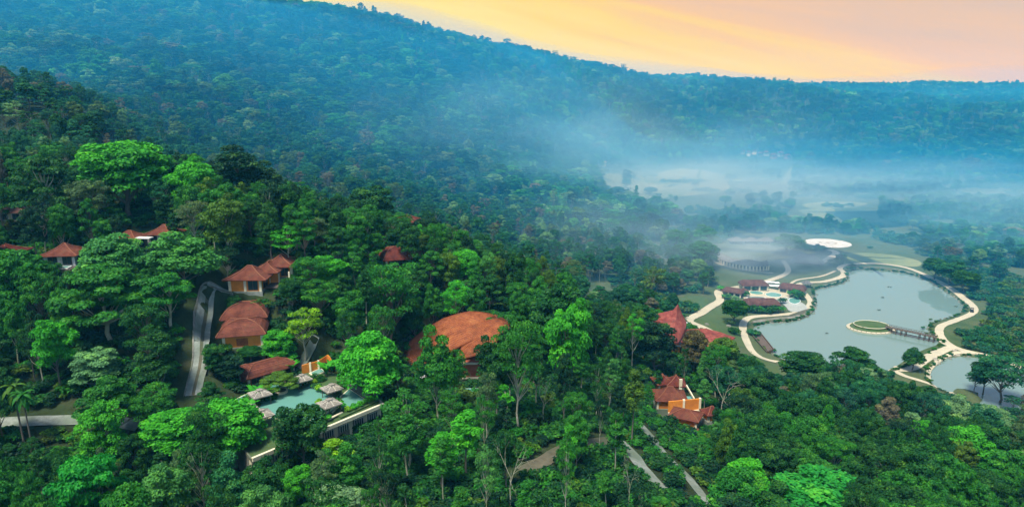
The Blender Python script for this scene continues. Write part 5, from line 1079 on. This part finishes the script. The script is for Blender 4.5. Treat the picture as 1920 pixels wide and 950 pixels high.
for c in midf:
    i = KIDX[c[4]][c[5] % len(KIDX[c[4]])]; kd, H_, R_ = TAB[i]; pts.append((c[1], c[2], c[3])); scl.append((c[6]/R_, c[6]/R_, c[7]/H_)); rot.append(rng.random()*6.28); ix.append(i); ti.append(TINT[c[8]])
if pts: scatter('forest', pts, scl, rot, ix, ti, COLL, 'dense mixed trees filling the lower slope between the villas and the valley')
# mountain forest
def mountain(x0, x1, y0, y1, s):
    x, y = jitter_grid(x0, x1, y0, y1, s, .5); z = hz(x, y); k = in_view(x, y, z+12, 60); x, y, z = x[k], y[k], z[k]
    k = ~blocked(x, y) | (inpoly(x, y, OPENW[0]) & (rng.random(len(x)) < .10)); x, y, z = x[k], y[k], z[k]
    X_, Y_, _ = project(x, y, z); fl_ = (z < 12) & (Y_ > 300) & (X_ > 1050); nn = vnoise(x, y, 45, 21)
    k = ~(fl_ & ((rng.random(len(x)) < .25) | (nn < -.16))); return x[k], y[k], z[k]
parts_ = [mountain(-640, 700, 480, 760, 8.8), mountain(-1000, 1150, 760, 1100, 9.9), mountain(-1200, 1500, 1100, 1620, 11.2), mountain(200, 1700, 1700, 2250, 14)]
x = np.concatenate([p[0] for p in parts_]); y = np.concatenate([p[1] for p in parts_]); z = np.concatenate([p[2] for p in parts_])
vis = np.ones(len(x), bool)
for t in np.linspace(.15, .96, 70): vis &= ~(hz(x*t, y*t)-4 > CAMZ+(z+16-CAMZ)*t)
x, y, z = x[vis], y[vis], z[vis]; m = len(x); print('mountain trees', m)
ix = rng.choice(len(TAB), m, p=(lambda a: a/a.sum())(np.array([{'billow': 1.3, 'dome': 1.0, 'airy': 1.0, 'layered': .7, 'sparse': .9, 'slender': .35}[t[0]] for t in TAB])))
Rr = np.clip(rng.lognormal(1.76, .36, m), 2.6, 11.5); Hh = rng.uniform(10, 18, m)*(1+.35*(rng.random(m) < .05)); sR = Rr/np.array([TAB[i][2] for i in ix]); sH = Hh/np.array([TAB[i][1] for i in ix])
sl_ = np.array([TAB[i][0] == 'slender' for i in ix]); sR[sl_] = .75+.3*rng.random(sl_.sum())
small_ = (z < 12) & (x > 150); sR[small_] *= .7; sH[small_] *= .6
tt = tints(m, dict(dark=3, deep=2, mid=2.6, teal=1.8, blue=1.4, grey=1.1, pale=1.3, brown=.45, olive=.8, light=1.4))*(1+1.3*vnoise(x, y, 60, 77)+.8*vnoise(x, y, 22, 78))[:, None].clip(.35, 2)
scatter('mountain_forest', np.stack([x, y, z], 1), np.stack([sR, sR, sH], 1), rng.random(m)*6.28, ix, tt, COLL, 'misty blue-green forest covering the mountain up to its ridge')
# understorey: coffee bushes and scrub
SC, STAB = source_collection('shrub_sources', ['shrub'])
def bushes(name, pts_, smin, smax, probs, label):
    m = len(pts_); s = rng.uniform(smin, smax, m); scatter(name, pts_, np.stack([s, s, s*rng.uniform(.7, 1.1, m)], 1), rng.random(m)*6.28, rng.integers(0, len(STAB), m), tints(m, probs), SC, label)
x, y = jitter_grid(-240, 360, 55, 290, 2.3, .5); z = hz(x, y); k = in_view(x, y, z, 200) & ~blocked(x, y, 2.5) & ((z > 4) | (y < 240)) & (vnoise(x, y, 7, 5) > -.30); x, y, z = x[k], y[k], z[k]
bushes('undergrowth', np.stack([x, y, z], 1), .7, 1.45, dict(dark=3, deep=2.4, mid=1.8, olive=.5), 'dark coffee bushes and undergrowth covering the slope between the trees')
x, y = jitter_grid(60, 900, 270, 900, 4.2, .5); z = hz(x, y); nn = vnoise(x, y, 28, 33)+.5*vnoise(x, y, 9, 34)
inopen = np.zeros(len(x), bool)
for o in OPENW[:3]: inopen |= inpoly(x, y, o)
k = in_view(x, y, z, 40) & (z < 14) & (z > .3) & (((~inopen) & (nn > -.12)) | (inopen & (nn > .33)))
for c, w_ in PATHS: k &= segdist(x, y, c[::3]+[c[-1]]) > 3.6
for o in (POND, POND2): k &= ~inpoly(x, y, o)
for a in SPA_KEEP: k &= np.hypot(x-a[0], y-a[1]) > a[2]
x, y, z = x[k], y[k], z[k]
bushes('valley_scrub', np.stack([x, y, z], 1), .8, 2.1, dict(teal=2, dark=2, blue=1, olive=1, grey=1), 'low scrub dotted over the misty valley floor')
# shore vegetation along both ponds
sh = []
for poly in (POND, POND2):
    for i in range(len(poly)):
        a, b = poly[i][:2], poly[(i+1) % len(poly)][:2]; L_ = np.linalg.norm(b-a)
        for t in np.arange(0, 1, 1.6/max(L_, 1.6)):
            if rng.random() < .55:
                p = a+(b-a)*t+rng.normal(size=2)*.5; n2 = np.array((b-a)[::-1]); n2[0] *= -1; n2 = n2/np.linalg.norm(n2); q = p+n2*1.0
                if inpoly(q[0], q[1], poly): q = p-n2*1.0
                sh.append((q[0], q[1], max(float(hz(*q)), .05)))
bushes('shore_plants', sh, .35, .7, dict(dark=2, olive=1, mid=1, teal=1), 'reeds and low plants fringing the ponds')
# ------------------------------------------------------------------ haze and mist
def volume(name, col_, dens, label, aniso=.0, ab=(1, 1, 1)):
    m = bpy.data.materials.new(name); m.use_nodes = True; n_ = m.node_tree.nodes; n_.clear(); o = n_.new('ShaderNodeOutputMaterial'); p = n_.new('ShaderNodeVolumePrincipled')
    p.inputs['Color'].default_value = (*col_, 1); p.inputs['Density'].default_value = dens; p.inputs['Anisotropy'].default_value = aniso; p.inputs['Absorption Color'].default_value = (*ab, 1); m.node_tree.links.new(p.outputs[0], o.inputs['Volume']); return m
hzm = volume('haze', (.04, .30, .52), .00026, '')
tag(MB().box(-1960, 2660, -300, 3060, -5, 290).build('haze', hzm), 'thin blue morning haze filling the whole valley', kind='stuff')
def soft_volume(name, col_, dens, size):
    m = bpy.data.materials.new(name); m.use_nodes = True; n_ = m.node_tree.nodes; l_ = m.node_tree.links; n_.clear(); o = n_.new('ShaderNodeOutputMaterial'); p = n_.new('ShaderNodeVolumePrincipled')
    p.inputs['Color'].default_value = (*col_, 1); p.inputs['Absorption Color'].default_value = (1, 1, 1, 1); l_.new(p.outputs[0], o.inputs['Volume'])
    tc = n_.new('ShaderNodeTexCoord'); dv = n_.new('ShaderNodeVectorMath'); dv.operation = 'DIVIDE'; dv.inputs[1].default_value = size; l_.new(tc.outputs['Object'], dv.inputs[0]); ln = n_.new('ShaderNodeVectorMath'); ln.operation = 'LENGTH'; l_.new(dv.outputs[0], ln.inputs[0])
    mr = n_.new('ShaderNodeMapRange'); mr.interpolation_type = 'SMOOTHSTEP'; l_.new(ln.outputs['Value'], mr.inputs[0]); mr.inputs[1].default_value = 1.0; mr.inputs[2].default_value = .1
    nz_ = n_.new('ShaderNodeTexNoise'); nz_.inputs['Scale'].default_value = 3.2; nz_.inputs['Detail'].default_value = 3; l_.new(dv.outputs[0], nz_.inputs['Vector']); r2 = n_.new('ShaderNodeMapRange'); l_.new(nz_.outputs[0], r2.inputs[0]); r2.inputs[1].default_value = .38; r2.inputs[2].default_value = .64; r2.inputs[3].default_value = .05; r2.inputs[4].default_value = 2.0
    a = n_.new('ShaderNodeMath'); a.operation = 'MULTIPLY'; l_.new(mr.outputs[0], a.inputs[0]); l_.new(r2.outputs[0], a.inputs[1]); b = n_.new('ShaderNodeMath'); b.operation = 'MULTIPLY'; l_.new(a.outputs[0], b.inputs[0]); b.inputs[1].default_value = dens; l_.new(b.outputs[0], p.inputs['Density']); return m
def mist(name, px, py, D, rx, ry, rz_, zc, col_, dens, label):
    p = P(px, py, D); V_, F_ = [], []; nu, nv = 28, 14
    for i in range(nv+1):
        for j in range(nu): a = math.pi*i/nv; b = 2*math.pi*j/nu; V_.append((math.sin(a)*math.cos(b)*rx, math.sin(a)*math.sin(b)*ry, math.cos(a)*rz_))
    for i in range(nv): F_ += [(i*nu+j, i*nu+(j+1) % nu, (i+1)*nu+(j+1) % nu, (i+1)*nu+j) for j in range(nu)]
    me = MB().add(V_, F_).mesh(name, (volume(name, col_, dens, '') if name == 'mountain_haze' else soft_volume(name, col_, dens, (rx, ry, rz_))), True); tag(obj(name, me, loc=(p[0], p[1], zc)), label, kind='stuff')
xs_ = np.linspace(-1700, 2300, 130); ys_ = np.linspace(300, 1750, 90); X2, Y2 = np.meshgrid(xs_, ys_); Zg = hz(X2, Y2)
_px = project(X2, Y2, Zg)[0]; Yr = np.interp(_px, [0, 500, 850, 1000, 1150, 1300, 1500, 1920], [830, 880, 1040, 1170, 1320, 1440, 1430, 1340])
T2 = np.clip((Yr+110-Y2)/300, .02, 1)*np.minimum(np.clip(118-.36*Zg, 30, 110), 46+.9*np.maximum(Zg, 0))*np.clip((Y2-300)/260, 0, 1)*np.clip((1750-Y2)/250, 0, 1)*np.clip((2300-np.abs(X2-300)*1.15)/300, 0, 1)
n1 = X2.size; VV = np.r_[np.stack([X2.ravel(), Y2.ravel(), (Zg+T2+.5).ravel()], 1), np.stack([X2.ravel(), Y2.ravel(), (Zg-2.5).ravel()], 1)]; I2 = np.arange(n1).reshape(X2.shape)
top_ = np.stack([I2[:-1, :-1], I2[:-1, 1:], I2[1:, 1:], I2[1:, :-1]], -1).reshape(-1, 4); Fs = [top_, top_[:, ::-1]+n1]
for a_, b_ in ((I2[0, 1:], I2[0, :-1]), (I2[-1, :-1], I2[-1, 1:]), (I2[:-1, 0], I2[1:, 0]), (I2[1:, -1], I2[:-1, -1])): Fs.append(np.stack([a_, b_, b_+n1, a_+n1], 1))
tag(obj('mountain_haze', mesh_np('mountain_haze', VV, [np.concatenate(Fs)], [volume('mountain_haze', (.02, .27, .54), .0046, '', ab=(.60, .75, .92))])), 'blue haze lying against the forested mountain', kind='stuff')
mist('valley_mist', 1260, 345, 820, 330, 260, 40, 12, (.68, .86, .92), .0050, 'white mist drifting over the pale field')
mist('valley_mist', 1620, 400, 760, 560, 300, 46, 10, (.45, .74, .86), .0044, 'bluish mist lying across the far valley floor')
mist('valley_mist', 1040, 290, 640, 330, 260, 100, 60, (.34, .68, .86), .0022, 'pale blue mist rising from the foot of the mountain')
mist('valley_mist', 1190, 470, 450, 170, 130, 42, 14, (.52, .76, .84), .0040, 'thin mist threading the trees left of the large pond')
mist('valley_mist', 1800, 470, 520, 260, 150, 40, 8, (.25, .62, .78), .0040, 'thin mist over the scrub beyond the large pond')
mist('smoke', 1430, 486, 440, 75, 55, 20, 10, (.60, .80, .88), .017, 'thin smoke hanging over the valley lodge')
